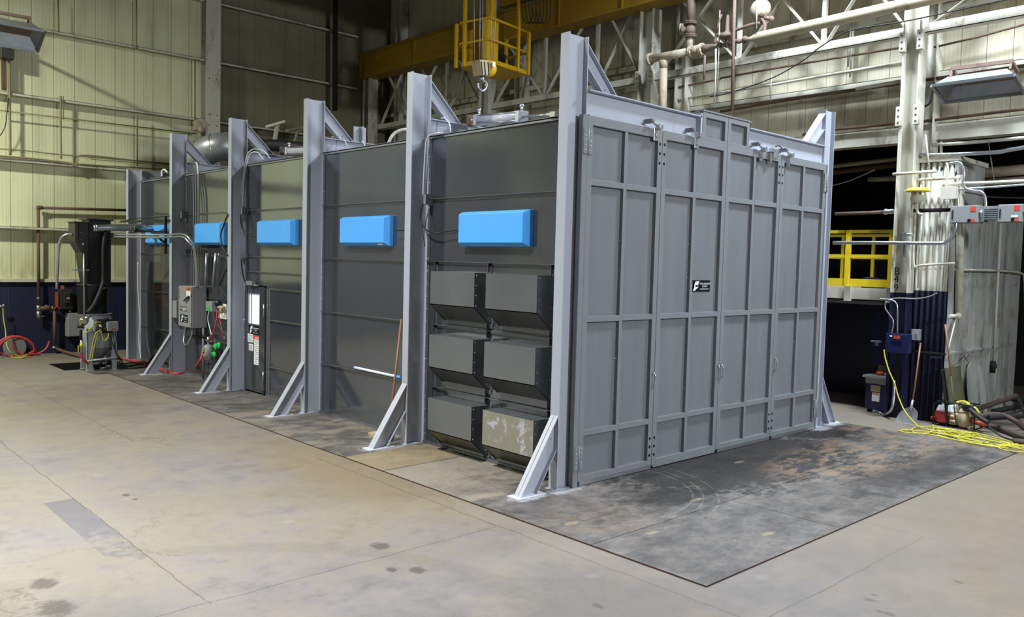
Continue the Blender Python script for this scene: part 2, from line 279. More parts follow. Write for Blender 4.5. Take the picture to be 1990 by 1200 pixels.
# ------------------------------------------------------------------ mesh builder
class MB:
    def __init__(s): s.bm = bmesh.new()
    def _f(s, vs_):
        try: return s.bm.faces.new(vs_)
        except ValueError: return None
    def box(s, x0, x1, y0, y1, z0, z1):
        v = [s.bm.verts.new((x, y, z)) for x in (x0, x1) for y in (y0, y1) for z in (z0, z1)]
        for f in ((0, 1, 3, 2), (4, 6, 7, 5), (0, 4, 5, 1), (2, 3, 7, 6), (0, 2, 6, 4), (1, 5, 7, 3)): s._f([v[i] for i in f])
        return s
    def hexa(s, a, b):                            # two matching quads a, b
        va = [s.bm.verts.new(p) for p in a]; vb = [s.bm.verts.new(p) for p in b]; n = len(a)
        s._f(va); s._f(vb[::-1])
        for i in range(n): s._f([va[i], vb[i], vb[(i+1) % n], va[(i+1) % n]])
        return s
    def prism(s, pts, ext):
        e = V(ext); return s.hexa([V(p) for p in pts], [V(p)+e for p in pts])
    def bar(s, p, q, w, h=None, upv=(0, 0, 1)):
        p, q = V(p), V(q); h = h or w; d = (q-p).normalized(); u = V(upv)
        if abs(d.dot(u)) > .98: u = V((1, 0, 0))
        a = d.cross(u).normalized()*(w/2); b = a.cross(d).normalized()*(h/2)
        c = [a+b, a-b, -a-b, -a+b]; return s.hexa([p+x for x in c], [q+x for x in c])
    def ibeam(s, p, q, depth, width, tf=.014, tw=.01, dv=(0, 0, 1)):
        p, q = V(p), V(q); d = (q-p).normalized(); b = V(dv); b = (b-d*b.dot(d)).normalized(); a = d.cross(b)
        for sg in (1, -1):
            o = b*(sg*(depth-tf)/2); s._q(p+o, q+o, a, width, b, tf)
        s._q(p, q, a, tw, b, depth-2*tf); return s
    def _q(s, p, q, a, w, b, h):
        c = [a*w/2+b*h/2, a*w/2-b*h/2, -a*w/2-b*h/2, -a*w/2+b*h/2]; s.hexa([p+x for x in c], [q+x for x in c])
    def tube(s, pts, r, n=10, smooth=True, sub=6, caps=True, closed=False):
        P = [V(p) for p in pts]
        if smooth and len(P) > 2:
            Q = []; m = len(P)
            for i in range(m if closed else m-1):
                p0 = P[(i-1) % m] if closed or i > 0 else P[i]; p1 = P[i]; p2 = P[(i+1) % m]
                p3 = P[(i+2) % m] if closed or i+2 < m else p2
                for k in range(sub):
                    t = k/sub; Q.append(.5*((2*p1)+(-p0+p2)*t+(2*p0-5*p1+4*p2-p3)*t*t+(-p0+3*p1-3*p2+p3)*t**3))
            if not closed: Q.append(P[-1])
            P = Q
        rr = r if callable(r) else (lambda t: r)
        rings = []; m = len(P); prev = None
        for i, p in enumerate(P):
            a = P[(i-1) % m] if closed or i > 0 else P[i]; b = P[(i+1) % m] if closed or i < m-1 else P[i]
            d = (b-a)
            if d.length < 1e-9: d = V((0, 0, 1))
            d.normalize()
            if prev is None:
                u = V((0, 0, 1)) if abs(d.z) < .9 else V((1, 0, 0)); prev = d.cross(u).normalized()
            prev = (prev-d*prev.dot(d)).normalized(); o = d.cross(prev); R_ = rr(i/max(1, m-1))
            rings.append([s.bm.verts.new(p+prev*math.cos(2*math.pi*k/n)*R_+o*math.sin(2*math.pi*k/n)*R_) for k in range(n)])
        for i in range(m if closed else m-1):
            A, B = rings[i], rings[(i+1) % m]
            for k in range(n):
                f = s._f([A[k], A[(k+1) % n], B[(k+1) % n], B[k]])
                if f: f.smooth = True
        if caps and not closed: s._f(rings[0][::-1]); s._f(rings[-1])
        return s
    def cyl(s, p, q, r, n=16): return s.tube([p, q], r, n, False)
    def lathe(s, c, axis, prof, n=24):            # prof: (distance along axis, radius)
        c = V(c); d = V(axis).normalized(); u = V((0, 0, 1)) if abs(d.z) < .9 else V((1, 0, 0))
        a = d.cross(u).normalized(); b = d.cross(a); R_ = []
        for h, r in prof:
            R_.append([s.bm.verts.new(c+d*h+(a*math.cos(2*math.pi*k/n)+b*math.sin(2*math.pi*k/n))*max(r, 1e-4)) for k in range(n)])
        for A, B in zip(R_, R_[1:]):
            for k in range(n):
                f = s._f([A[k], A[(k+1) % n], B[(k+1) % n], B[k]])
                if f: f.smooth = True
        s._f(R_[0][::-1]); s._f(R_[-1]); return s
    def ball(s, c, r, sz=(1, 1, 1), n=12):
        ret = bmesh.ops.create_uvsphere(s.bm, u_segments=n, v_segments=max(6, n//2+2), radius=r)
        for v in ret['verts']: v.co = V((v.co.x*sz[0], v.co.y*sz[1], v.co.z*sz[2]))+V(c)
        for v in ret['verts']:
            for f in v.link_faces: f.smooth = True
        return s
    def rivet(s, p, axis, r=.008, h=.006): return s.lathe(p, axis, [(0, r), (h*.6, r*.8), (h, r*.2)], 7)

ROOT = {}
def mprops(o, label=None, cat=None, group=None, kind=None):
    for k, v in (('label', label), ('category', cat), ('group', group), ('kind', kind)):
        if v: o[k] = v
    return o
def obj(name, mb, mat, parent=None, bevel=0, label=None):
    me = bpy.data.meshes.new(name); o = bpy.data.objects.new(name, me); COL.objects.link(o)
    off = ROOT.get(parent, V((0, 0, 0))) if parent else None
    bmesh.ops.recalc_face_normals(mb.bm, faces=mb.bm.faces)
    if parent: off = ROOT[parent.name_full]; bmesh.ops.translate(mb.bm, vec=-off, verts=mb.bm.verts)
    else:
        # origin at the middle of the base
        vs_ = [v.co for v in mb.bm.verts]
        off = V(((min(v.x for v in vs_)+max(v.x for v in vs_))/2, (min(v.y for v in vs_)+max(v.y for v in vs_))/2, min(v.z for v in vs_)))
        bmesh.ops.translate(mb.bm, vec=-off, verts=mb.bm.verts); o.location = off
    mb.bm.to_mesh(me); mb.bm.free(); me.materials.append(M[mat] if isinstance(mat, str) else mat)
    ROOT[o.name_full] = off
    if parent: o.parent = parent
    if bevel:
        b = o.modifiers.new('bevel', 'BEVEL'); b.width = bevel; b.segments = 2; b.limit_method = 'ANGLE'; b.angle_limit = .9
    if label: o['label'] = label
    return o
def thing(name, label, cat, loc, group=None):
    o = bpy.data.objects.new(name, None); COL.objects.link(o); o.location = loc; o.empty_display_size = .1
    ROOT[o.name_full] = V(loc); return mprops(o, label, cat, group)
def solo(name, mb, mat, label, cat, group=None, bevel=0): return mprops(obj(name, mb, mat, None, bevel), label, cat, group)
def struct(name, mb, mat, parent=None):
    o = obj(name, mb, mat, parent)
    if not parent: o['kind'] = 'structure'
    return o
def text(name, body, origin, right, upv, size, mat, parent, align='LEFT'):
    cu = bpy.data.curves.new(name, 'FONT'); cu.body = body; cu.size = size; cu.align_x = align; cu.extrude = .0008
    t = bpy.data.objects.new(name, cu); COL.objects.link(t); bpy.context.view_layer.update()
    me = bpy.data.meshes.new_from_object(t.evaluated_get(bpy.context.evaluated_depsgraph_get())); bpy.data.objects.remove(t)
    r = V(right).normalized(); u = V(upv).normalized(); n = r.cross(u)
    mt = Matrix(((r.x, u.x, n.x, 0), (r.y, u.y, n.y, 0), (r.z, u.z, n.z, 0), (0, 0, 0, 1)))
    me.transform(mt); o = bpy.data.objects.new(name, me); COL.objects.link(o); me.materials.clear(); me.materials.append(M[mat])
    o.parent = parent; o.location = V(origin)-ROOT[parent.name_full]; return o
#PART2

# ================================================================== the hall
PX0, PX1, PY0, PY1 = -1.70, -.32, 13.55, 14.9       # pit by the blast pot
m = MB(); xs = [-16, PX0, PX1, 16]; ys = [-17, PY0, PY1, 17.25]
for i in range(3):
    for j in range(3):
        if (i, j) == (1, 1): continue
        m._f([m.bm.verts.new(p) for p in ((xs[i], ys[j], 0), (xs[i+1], ys[j], 0), (xs[i+1], ys[j+1], 0), (xs[i], ys[j+1], 0))])
bmesh.ops.remove_doubles(m.bm, verts=m.bm.verts, dist=1e-4)
floor = struct('floor', m, 'floor')
m = MB(); m.box(PX0-.02, PX0, PY0, PY1, -.6, -.002).box(PX1, PX1+.02, PY0, PY1, -.6, -.002).box(PX0, PX1, PY0-.02, PY0, -.6, -.002).box(PX0, PX1, PY1, PY1+.02, -.6, -.002).box(PX0, PX1, PY0, PY1, -.62, -.6)
struct('floor_pit', m, 'dark')
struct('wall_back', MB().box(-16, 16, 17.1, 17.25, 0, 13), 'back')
struct('wall_left', MB().box(-16.15, -16, -17, 17.25, 0, 13), 'hall')
struct('wall_front', MB().box(-16, 16, -17.15, -17, 0, 13), 'hall')
struct('ceiling', MB().box(-16, 16.15, -17, 17.25, 13, 13.15), 'ceil')
# right wall: siding above the opening to the side bay
WX = 9.2
struct('wall_right', MB().box(WX, WX+.12, -17, 17.1, 5.06, 13), 'right')
struct('wall_right_lower', MB().box(WX, WX+.12, 3.0, 17.1, 0, 5.06), 'right')
struct('wall_side_bay', MB().box(15.5, 15.65, -17, 17.1, 0, 13), 'dark')
struct('ceiling_side_bay', MB().box(WX+.12, 15.5, -17, 17.1, 6.3, 6.4), 'dark')
t = MB().box(-14, -5.6, 16.98, 17.1, 0, 7.0)
for z in range(1, 28): t.box(-14, -5.6, 16.95, 16.98, z*.25-.02, z*.25+.02)
struct('grey_reflection_panel', t, 'door')  # unseen ribbed panel, added so the booth sheets mirror grey
# girts of the back wall (horizontal channels)
def girt(x0, x1, z, name='trim_back', y=17.1, d=.24, h=.06):
    m = MB(); m.box(x0, x1, y-d, y, z-.01, z); m.box(x0, x1, y-d, y-d+.012, z-h, z)
    return struct(name, m, 'cream')
zs = [1.90, 3.22, 4.87, 6.47, 8.15, 9.8, 11.4]
for i, z in enumerate(zs):
    for (a, b) in ((-16, 2.75), (3.2, 7.8)):
        if i == 0: m = MB().box(a, b, 17.02, 17.1, z-.06, z+.02); struct('trim_%d' % (2*i+(a > 0)), m, 'cream')
        else: girt(a, b, z, 'trim_%d' % (2*i+(a > 0)))
# girts of the right wall
def rgirt(y0, y1, z, h, nm, mat='cream', d=.16):
    m = MB(); m.box(WX-d, WX, y0, y1, z-.012, z); m.box(WX-d, WX-d+.012, y0, y1, z-h, z); return struct(nm, m, mat)
for i, (z, h) in enumerate(((5.36, .30), (6.30, .10), (7.5, .14), (9.1, .2))):
    rgirt(-17, 17.1, z, h, 'trim_%d' % (20+i))

# columns
def column(label, x0, x1, y0, y1, H, axis='y', plates=(), mat='cream', grp=None):
    xm, ym = (x0+x1)/2, (y0+y1)/2
    t = thing('building_column', label, 'column', (xm, ym, 0), grp)
    m = MB()
    if axis == 'y': m.ibeam((xm, ym, 0), (xm, ym, H), y1-y0, x1-x0, .02, .014, (0, 1, 0))
    else: m.ibeam((xm, ym, 0), (xm, ym, H), x1-x0, y1-y0, .02, .014, (1, 0, 0))
    obj('shaft', m, mat, t)
    for z in plates:
        for yy in (y0, y1):
            m = MB(); m.box(x0-.045, x0+.05, yy-.05, yy+.05, z-.17, z+.17); obj('splice_plate', m, mat, t, .004)
            m = MB()
            for zz in (-.11, 0, .11): m.rivet((x0-.045, yy, z+zz), (-1, 0, 0), .018, .016)
            obj('bolt', m, 'rustpipe', t)
    return t
RC = 'crane columns along the right wall'
c1 = column('cream crane column stencilled with the bay number, between the railed platform and the corrugated hut', 8.3, 8.62, -.50, -.20, 8.48, 'y', (5.42, 6.72), grp=RC)
c2 = column('cream crane column rising behind the booth beside the fat elbow pipe', 8.3, 8.62, 5.38, 5.76, 8.48, 'y', (6.93,), grp=RC)
column('dim cream crane column seen under the yellow crane cab', 8.3, 8.62, 11.0, 11.4, 8.48, 'y', grp=RC)
column('dim crane column in the far corner under the end of the yellow girder', 8.05, 8.4, 16.6, 16.95, 8.48, 'y', grp=RC)
text('stencil_letter', 'B', (8.297, -.30, 2.60), (0, -1, 0), (0, 0, 1), .19, 'black', c1, 'CENTER').location.x += 0
text('stencil_letter', '4', (8.297, -.30, 2.46), (0, -1, 0), (0, 0, 1), .19, 'black', c1, 'CENTER')
text('stencil_letter', '9', (8.297, -.30, 2.30), (0, -1, 0), (0, 0, 1), .19, 'black', c1, 'CENTER')
column('cream wide-flange column standing against the yellowish back wall above the round duct', 2.76, 3.18, 16.72, 17.08, 12.9, 'y', (), 'cream')
obj('bolt', (lambda m: [m.rivet((xx, 16.72, z), (0, -1, 0), .02, .015) for z in (6.3, 6.6, 5.2, 5.4, 7.6) for xx in (2.86, 3.08)] and m)(MB()), 'rustpipe', [o for o in COL.objects if o.get('label', '').startswith('cream wide-flange')][0])
# rear siding columns of the right wall
for y, lb in ((-.42, 'slim cream wall column right of the numbered crane column'), (5.0, 'slim pale wall column behind the fat elbow pipe'), (10.4, 'dim slim wall column to the right of the hanging hook'), (16.2, 'dim slim wall column near the far right corner of the hall')):
    m = MB(); m.ibeam((9.02, y+.0, 0 if -.5 < y < 0 else 3.0), (9.02, y, 12.9), .30, .30, .018, .012, (0, 1, 0))
    solo('wall_column', m, 'cream', lb, 'column', 'wall columns of the right wall')

# runway girder of the crane, on the columns
t = thing('crane_runway_girder', 'long yellow box girder of the crane runway crossing above the booth on the cream columns', 'girder', (8.15, 4, 8.48))
m = MB(); m.box(7.98, 8.34, -16, 17.08, 8.5, 9.2); m.box(7.9, 8.42, -16, 17.08, 8.46, 8.5); m.box(7.9, 8.42, -16, 17.08, 9.2, 9.24); obj('girder_body', m, 'crane', t)
m = MB().box(8.1, 8.2, -16, 17.08, 9.24, 9.36); obj('rail', m, 'rust', t)
m = MB()
for y in range(-14, 17, 2): m.box(7.93, 7.98, y, y+.02, 8.5, 9.2)
mprops(obj('stiffener', m, 'crane', t), kind='stuff')

# crane bridge above the frame, which carries the cab and shades the far end of the hall
t = thing('crane_bridge', 'yellow crane bridge girders spanning the hall high above the booth, carrying the cab', 'crane bridge', (-4, 8.8, 9.6))
for y in (7.6, 9.6): obj('bridge_girder', MB().box(-15.8, 8.4, y-.25, y+.25, 9.55, 10.7), 'crane', t)
obj('end_truck', MB().box(7.9, 8.4, 7.0, 10.2, 9.36, 9.75), 'crane', t)
obj('trolley', MB().box(3.5, 6.8, 7.3, 9.9, 10.7, 11.5), 'crane', t)

# bracing trusses between the columns
def truss(label, ya, yb, nodes, zb=6.86, zt=9.2):
    t = thing('bracing_truss', label, 'truss', (8.5, (ya+yb)/2, zb), 'bracing trusses along the right wall')
    m = MB(); m.box(8.42, 8.6, ya, yb, zb, zb+.012); m.box(8.42, 8.435, ya, yb, zb, zb+.16); obj('bottom_chord', m, 'cream', t)
    obj('top_chord', MB().box(8.44, 8.56, ya, yb, zt, zt+.12), 'cream', t)
    ns = [ya]+nodes+[yb]
    for a, b in zip(ns, ns[1:]):
        for i, (p, q) in enumerate((((a, zb+.1), (b, zt)), ((a, zt), (b, zb+.1)))):
            x = 8.46+.05*i; m = MB(); m.bar((x, p[0], p[1]), (x, q[0], q[1]), .010, .085, (1, 0, 0)); m.bar((x+.03, p[0], p[1]), (x+.03, q[0], q[1]), .06, .010, (1, 0, 0)); obj('diagonal_brace', m, 'cream', t)
    for c in nodes: obj('vertical_strut', MB().bar((8.5, c, zb+.1), (8.5, c, zt), .08, .08), 'cream', t)
    return t
truss('cream bracing truss over the mezzanine, left of the numbered column', -.2, 5.38, [1.39, 3.25])
truss('dim bracing truss behind the top of the corner post of the booth', 5.76, 11.0, [7.2, 9.0])
truss('dark bracing truss behind the yellow crane cab', 11.4, 16.6, [13.1, 14.9])
truss('cream bracing truss right of the numbered column', -6.4, -.5, [-2.4, -4.4])

# ================================================================== floor plates
def plate(x0, x1, y0, y1, lb):
    m = MB().box(x0, x1-.008, y0, y1-.008, 0, .014); return solo('steel_floor_plate', m, 'plate', lb, 'floor plate', 'steel floor plates round the booth')
plate(-1.08, 1.31, -2.73, -1.45, 'greyish steel floor plate at the near outer corner, furthest from the booth')
plate(1.31, 3.69, -2.73, -1.45, 'blackened steel floor plate with rusty smears in the middle of the outer front row')
plate(3.69, 7.08, -2.73, -1.45, 'rust-streaked steel floor plate at the outer right, its corner by the yellow cable')
plate(-1.08, 1.31, -1.45, 2.0, 'steel floor plate under the corner post, marked with curved wheel tracks')
plate(1.31, 3.69, -1.45, .5, 'darkest steel floor plate, right below the logo doors')
plate(3.69, 7.08, -1.45, .5, 'dusty orange-stained steel floor plate beside the right corner post')
plate(-1.08, .6, 2.0, 5.0, 'tan-stained steel floor plate at the foot of the second post')
plate(-1.08, .6, 5.0, 8.0, 'grey steel floor plate between the third post and the personnel door')
plate(-1.08, .6, 8.0, 11.0, 'dark steel floor plate in front of the fourth post')
plate(-1.08, .6, 11.0, 13.5, 'dark steel floor plate beside the blast pot, furthest from the camera')
plate(-1.36, -1.08, 12.58, 13.5, 'small narrow steel plate under the legs of the blast pot')

# ================================================================== the booth
YC = [.112, 3.09, 6.02, 8.93, 11.92, 14.72]
DP = .325
PL = ['at the near corner beside the folding doors', 'between the exhaust hoods and the panel with the leaning pole', 'between the leaning-pole panel and the personnel door bay',
      'between the personnel door and the green regulators', 'behind the grey control cabinet', 'shortest of all, at the far end behind the blast pot']
def brace_mesh(pts, y, w=.115, t=.012):           # pts: outer0, outer1, inner1, inner0 in (x, z)
    a, b, c, d = [V((p[0], 0, p[1])) for p in pts]; Y0, Y1 = y-w/2, y+w/2
    m = MB()
    def fl(p, q, inward):
        dd = (q-p).normalized(); nn = V((-dd.z, 0, dd.x)); nn = nn if nn.dot(inward) > 0 else -nn
        # keep the cut ends on the same lines
        m.prism([(p.x, Y0, p.z), (q.x, Y0, q.z), (q.x+nn.x*t, Y0, q.z+nn.z*t), (p.x+nn.x*t, Y0, p.z+nn.z*t)], (0, w, 0))
    fl(a, b, c-b); fl(d, c, b-c)
    m.prism([(p.x, y-.005, p.z) for p in (a, b, c, d)], (0, .01, 0)); return m
def post(k, mirror=False, label=None):
    y = YC[k]; H = 4.665 if k == 5 else 5.265
    sx = (lambda x: 6.40-x) if mirror else (lambda x: x)
    t = thing('booth_post', label or 'grey wide-flange booth post '+PL[k], 'post', (sx(DP/2), y, 0), 'grey steel posts of the booth')
    m = MB(); m.ibeam((sx(DP/2), y, .0), (sx(DP/2), y, H), DP, .135, .014, .01, (1, 0, 0)); obj('post_shaft', m, 'post', t)
    if k < 5:
        b = obj('foot_brace', brace_mesh([(sx(-.56), .022), (sx(0), .885), (sx(0), .49), (sx(-.305), .022)], y), 'post', t)
        m = MB()
        for q in ((-.055, .70), (-.055, .62)): m.rivet((sx(q[0]), y-.005, q[1]), (0, -1, 0), .014, .016)
        obj('bolt', m, 'steel', b)
        m = MB().box(min(sx(-.63), sx(-.2)), max(sx(-.63), sx(-.2)), y-.1, y+.1, .01, .024); obj('base_plate', m, 'dust', t)
        if not (mirror and k): pass
        b = obj('top_brace', brace_mesh([(sx(DP), 5.2), (sx(.88), 4.665), (sx(.62), 4.665), (sx(DP), 4.93)], y), 'post', t)
        m = MB()
        for q in ((.70, 4.70), (.63, 4.70)): m.rivet((sx(q[0]), y-.005, q[1]+.02), (0, -1, 0), .014, .016)
        obj('bolt', m, 'steel', b)
    m = MB().box(min(sx(-.04), sx(.2)), max(sx(-.04), sx(.2)), y-.085, y+.085, .01, .02); obj('foot_plate', m, 'post', t)
    return t
for k in range(6): post(k)
post(0, True, 'grey wide-flange booth post at the right-hand front corner beside the folding doors')
post(1, True, 'grey booth post whose top just shows over the front header, behind the right-hand leaves')
# roof beams
for k in range(6):
    m = MB()
    if k == 0: continue
    m.ibeam((DP, YC[k], 4.51 if k < 5 else 4.53), (6.08, YC[k], 4.51 if k < 5 else 4.53), .30 if k < 5 else .26, .14, .014, .01, (0, 0, 1))
    solo('roof_beam', m, 'post', ['', 'grey roof beam carrying the bright air cylinder, behind the second post', 'grey roof beam behind the third post with white cable over it',
        'grey roof beam behind the fourth post', 'grey roof beam behind the fifth post below the round duct', 'grey roof beam at the far end behind the shortest post'][k], 'beam', 'grey roof beams of the booth')
t = thing('roof_stub', 'short grey angle stub standing on the roof beam behind the third post', 'bracket', (1.6, 6.02, 4.66))
p = PY(699, 263, 6.02); m = MB().box(p.x-.12, p.x+.12, 6.01, 6.03, 4.66, 4.93).box(p.x-.01, p.x+.01, 5.9, 6.02, 4.66, 4.93); obj('angle', m, 'post', t)
# roof sheet
m = MB().box(.33, 6.07, .2, 14.7, 4.34, 4.36); solo('booth_roof', m, 'galv', 'flat galvanised roof of the grey blast booth, behind the top edge of its walls', 'roof')
m = MB().box(6.07, 6.09, .2, 14.7, 0, 4.36); solo('booth_side_wall', m, 'galv', 'galvanised far side wall of the booth running back from the right-hand post', 'wall panel')
m = MB().box(.33, 6.07, 14.7, 14.72, 0, 4.36); solo('booth_end_wall', m, 'galv', 'galvanised end wall of the booth behind the shortest post', 'wall panel')

# side wall panels
GZ = [3.515, 2.635, 1.745, .862]
WL = ['galvanised wall bay of the booth around the six exhaust hoods', 'plain galvanised wall bay with a brown pole leaning on it', 'galvanised wall bay around the narrow personnel door',
      'galvanised wall bay behind the control cabinet and the green regulators', 'galvanised wall bay at the far end behind the silver elbow pipe']
def hgirt(m, y0, y1, z):
    m.box(.262, .31, y0, y1, z-.006, z); m.box(.302, .31, y0, y1, z-.04, z)
for k in range(5):
    y0, y1 = YC[k]+.075, YC[k+1]-.075
    t = thing('booth_wall_panel', WL[k], 'wall panel', (.31, (y0+y1)/2, 0), 'galvanised wall bays of the booth')
    m = MB()
    if k == 2: m.box(.31, .316, y0, 7.97, .05, 4.39).box(.31, .316, 7.97, y1, 2.08, 4.39).box(.31, .316, 8.83, y1, .05, 2.08)
    else: m.box(.31, .316, y0, y1, .05, 4.39)
    obj('sheet', m, 'galv', t)
    m = MB().box(.285, .33, y0-.02, y1+.02, 4.385, 4.405).box(.285, .292, y0, y1, 4.36, 4.4); obj('top_angle', m, 'frame', t)
    m = MB().box(.28, .31, y0, y1 if k != 2 else 7.95, .012, .05); obj('sill_channel', m, 'galv_rough', t)
    for z in GZ:
        if k == 2 and z < 2.5: continue
        if k == 0 and z < 2.5:
            continue
        m = MB(); hgirt(m, y0, y1, z); obj('girt', m, 'galv_rough', t)
    if k == 0:
        for z in GZ[2:]:
            m = MB(); hgirt(m, y0, 2.80, z); obj('girt', m, 'galv_rough', t)
        for y in (1.655, 2.80, .50):
            m = MB(); m.box(.262, .31, y-.006, y, .05, 2.63); m.box(.302, .31, y-.04, y, .05, 2.63); obj('mullion', m, 'galv_rough', t)
    if k == 2:
        m = MB(); hgirt(m, y0, y1, 2.345); obj('girt', m, 'galv_rough', t)
        for z in (2.045, 1.462, .59):
            m = MB(); hgirt(m, y0, 7.80, z); obj('girt', m, 'galv_rough', t)
        for ya in (7.84, 7.92):
            m = MB().box(.295, .31, ya-.03, ya+.03, .03, 2.04); obj('door_jamb', m, 'galv_rough', t)
        m = MB()
        for i in range(11):
            m.rivet((.295, 7.78, .12+i*.18), (-1, 0, 0)); m.rivet((.295, 7.90, .12+i*.18), (-1, 0, 0))
        obj('rivet', m, 'steel', t)
    for ya in (y0+.025, y1-.025):
        m = MB().box(.300, .31, ya-.028, ya+.028, .05, 4.38); obj('edge_angle', m, 'galv_rough', t)
        m = MB()
        for i in range(24): m.rivet((.300, ya+.012*(1 if ya < 1e9 else 0), .15+i*.18), (-1, 0, 0), .011, .008)
        mprops(obj('rivet', m, 'steel', t), kind='stuff')

# exhaust hoods
def hood(y0, y1, zt, label, mat='galv_rough'):
    t = thing('exhaust_hood', label, 'hood', (.15, (y0+y1)/2, zt-.8), 'galvanised exhaust hoods in two columns')
    zf = zt-.455; zb = zt-.675; e = .004
    m = MB(); m.box(0, .004, y0, y1, zf, zt); obj('front_panel', m, mat, t)
    m = MB(); m.box(.004, .30, y0, y1, zt-e, zt); obj('top_panel', m, 'galv_rough', t)
    m = MB(); m.prism([(0, y0, zf), (.24, y0, zb+.02), (.30, y0, zb), (.30, y0, zb+.01), (.24, y0, zb+.03), (.0, y0, zf+.012)], (0, y1-y0, 0)); obj('bottom_baffle', m, 'galv_shaded', t)
    for y in (y0, y1-e):
        m = MB(); m.prism([(0, y, zt), (0, y, zf), (.24, y, zb), (.30, y, zb), (.30, y, zt)], (0, e, 0)); obj('side_panel', m, 'galv_rough', t)
    m = MB()
    for i in range(4):
        m.rivet((.03, y0, zf+.03+i*.13), (0, -1, 0), .010, .008)
        m.rivet((.25, y0, zb+.08+i*.2), (0, -1, 0), .010, .008)
    for i in range(6): m.rivet((.27, y0+.08+i*(y1-y0-.16)/5, zb+.012), (-.6, 0, .8), .010, .009)
    mprops(obj('bolt', m, 'steel', t), kind='stuff')
    m = MB().box(.296, .31, y0-.05, y0, zb, zt).box(.296, .31, y0-.03, y1+.02, zb-.05, zb); obj('flange', m, 'galv_rough', t)
rows = ['top', 'middle', 'bottom']
for r, zt in enumerate((2.50, 1.635, .762)):
    hood(1.60, 2.535, zt, 'box-like exhaust hood, %s of the column next to the second post%s' % (rows[r], ', with smudged pale edges' if r == 0 else ''))
    hood(.45, 1.385, zt, 'exhaust hood, %s of the column next to the corner post%s' % (rows[r], ', with white paint splashes' if r == 2 else ''), 'splash' if r == 2 else 'galv_rough')

# blue film-wrapped light boxes
BL = ['blue film-wrapped light box above the exhaust hoods', 'blue film-wrapped light box above the leaning pole', 'blue film-wrapped light box above the personnel door',
      'blue film-wrapped light box above the green regulators, reflecting the lamps', 'blue film-wrapped light box furthest back, half hidden by the fifth post']
for k, (y0, y1) in enumerate(((.86, 2.18), (3.88, 5.2), (6.78, 8.14), (9.72, 11.06), (12.66, 14.0))):
    t = thing('light_box', BL[k], 'light box', (.25, (y0+y1)/2, 2.84), 'blue light boxes along the booth wall')
    z0, z1 = 2.845, 3.305
    m = MB(); a = [(.31, y0, z0), (.31, y1, z0), (.31, y1, z1), (.31, y0, z1)]; b = [(.245, y0, z0), (.245, y1, z0), (.245, y1, z1), (.245, y0, z1)]
    m.hexa(a, b); obj('housing', m, 'film', t, .004)
    c_ = [(.175, y0+.06, z0+.05), (.175, y1-.012, z0+.05), (.175, y1-.012, z1-.035), (.175, y0+.06, z1-.035)]
    m = MB(); m.hexa(b, c_); obj('cover', m, 'film', t, .003)
    if k == 0: m = MB().box(.205, .215, y0+.1, y0+.19, z1-.028, z1-.02)
    elif k == 1: m = MB().box(.20, .212, y0+.12, y0+.25, z0+.02, z0+.035)
    if k < 2: obj('sticker', m, 'label', t)

# ------------------------------------------------------------------ front: header and folding doors
t = thing('header_beam', 'grey wide-flange header beam above the left folding leaves, interrupted by the raised centre', 'beam', (1.45, .08, 4.36), 'header beams over the folding doors')
m = MB(); m.ibeam((.325, .085, 4.515), (2.56, .085, 4.515), .30, .17, .014, .01, (0, 0, 1)); obj('beam', m, 'post', t)
m = MB().box(2.53, 2.57, .0, .16, 4.36, 4.70); obj('end_plate', m, 'post', t)
t = thing('header_beam', 'grey wide-flange header beam above the right folding leaves', 'beam', (4.9, .08, 4.36), 'header beams over the folding doors')
m = MB(); m.ibeam((3.76, .085, 4.515), (6.07, .085, 4.515), .30, .17, .014, .01, (0, 0, 1)); obj('beam', m, 'post', t)
m = MB(); [m.rivet((5.97, .08, 4.42+i*.07), (0, -1, 0), .014, .012) for i in range(4)]; obj('bolt', m, 'steel', t)
m = MB().box(.215, .296, -.005, .06, .012, 4.365); solo('door_post', m, 'frame', 'narrow grey vertical strip carrying the hinges of the leftmost folding leaf', 'door frame')
m = MB().box(6.10, 6.13, .0, .07, .012, 4.365); solo('door_post', m, 'frame', 'narrow grey vertical strip carrying the hinges of the rightmost folding leaf', 'door frame')

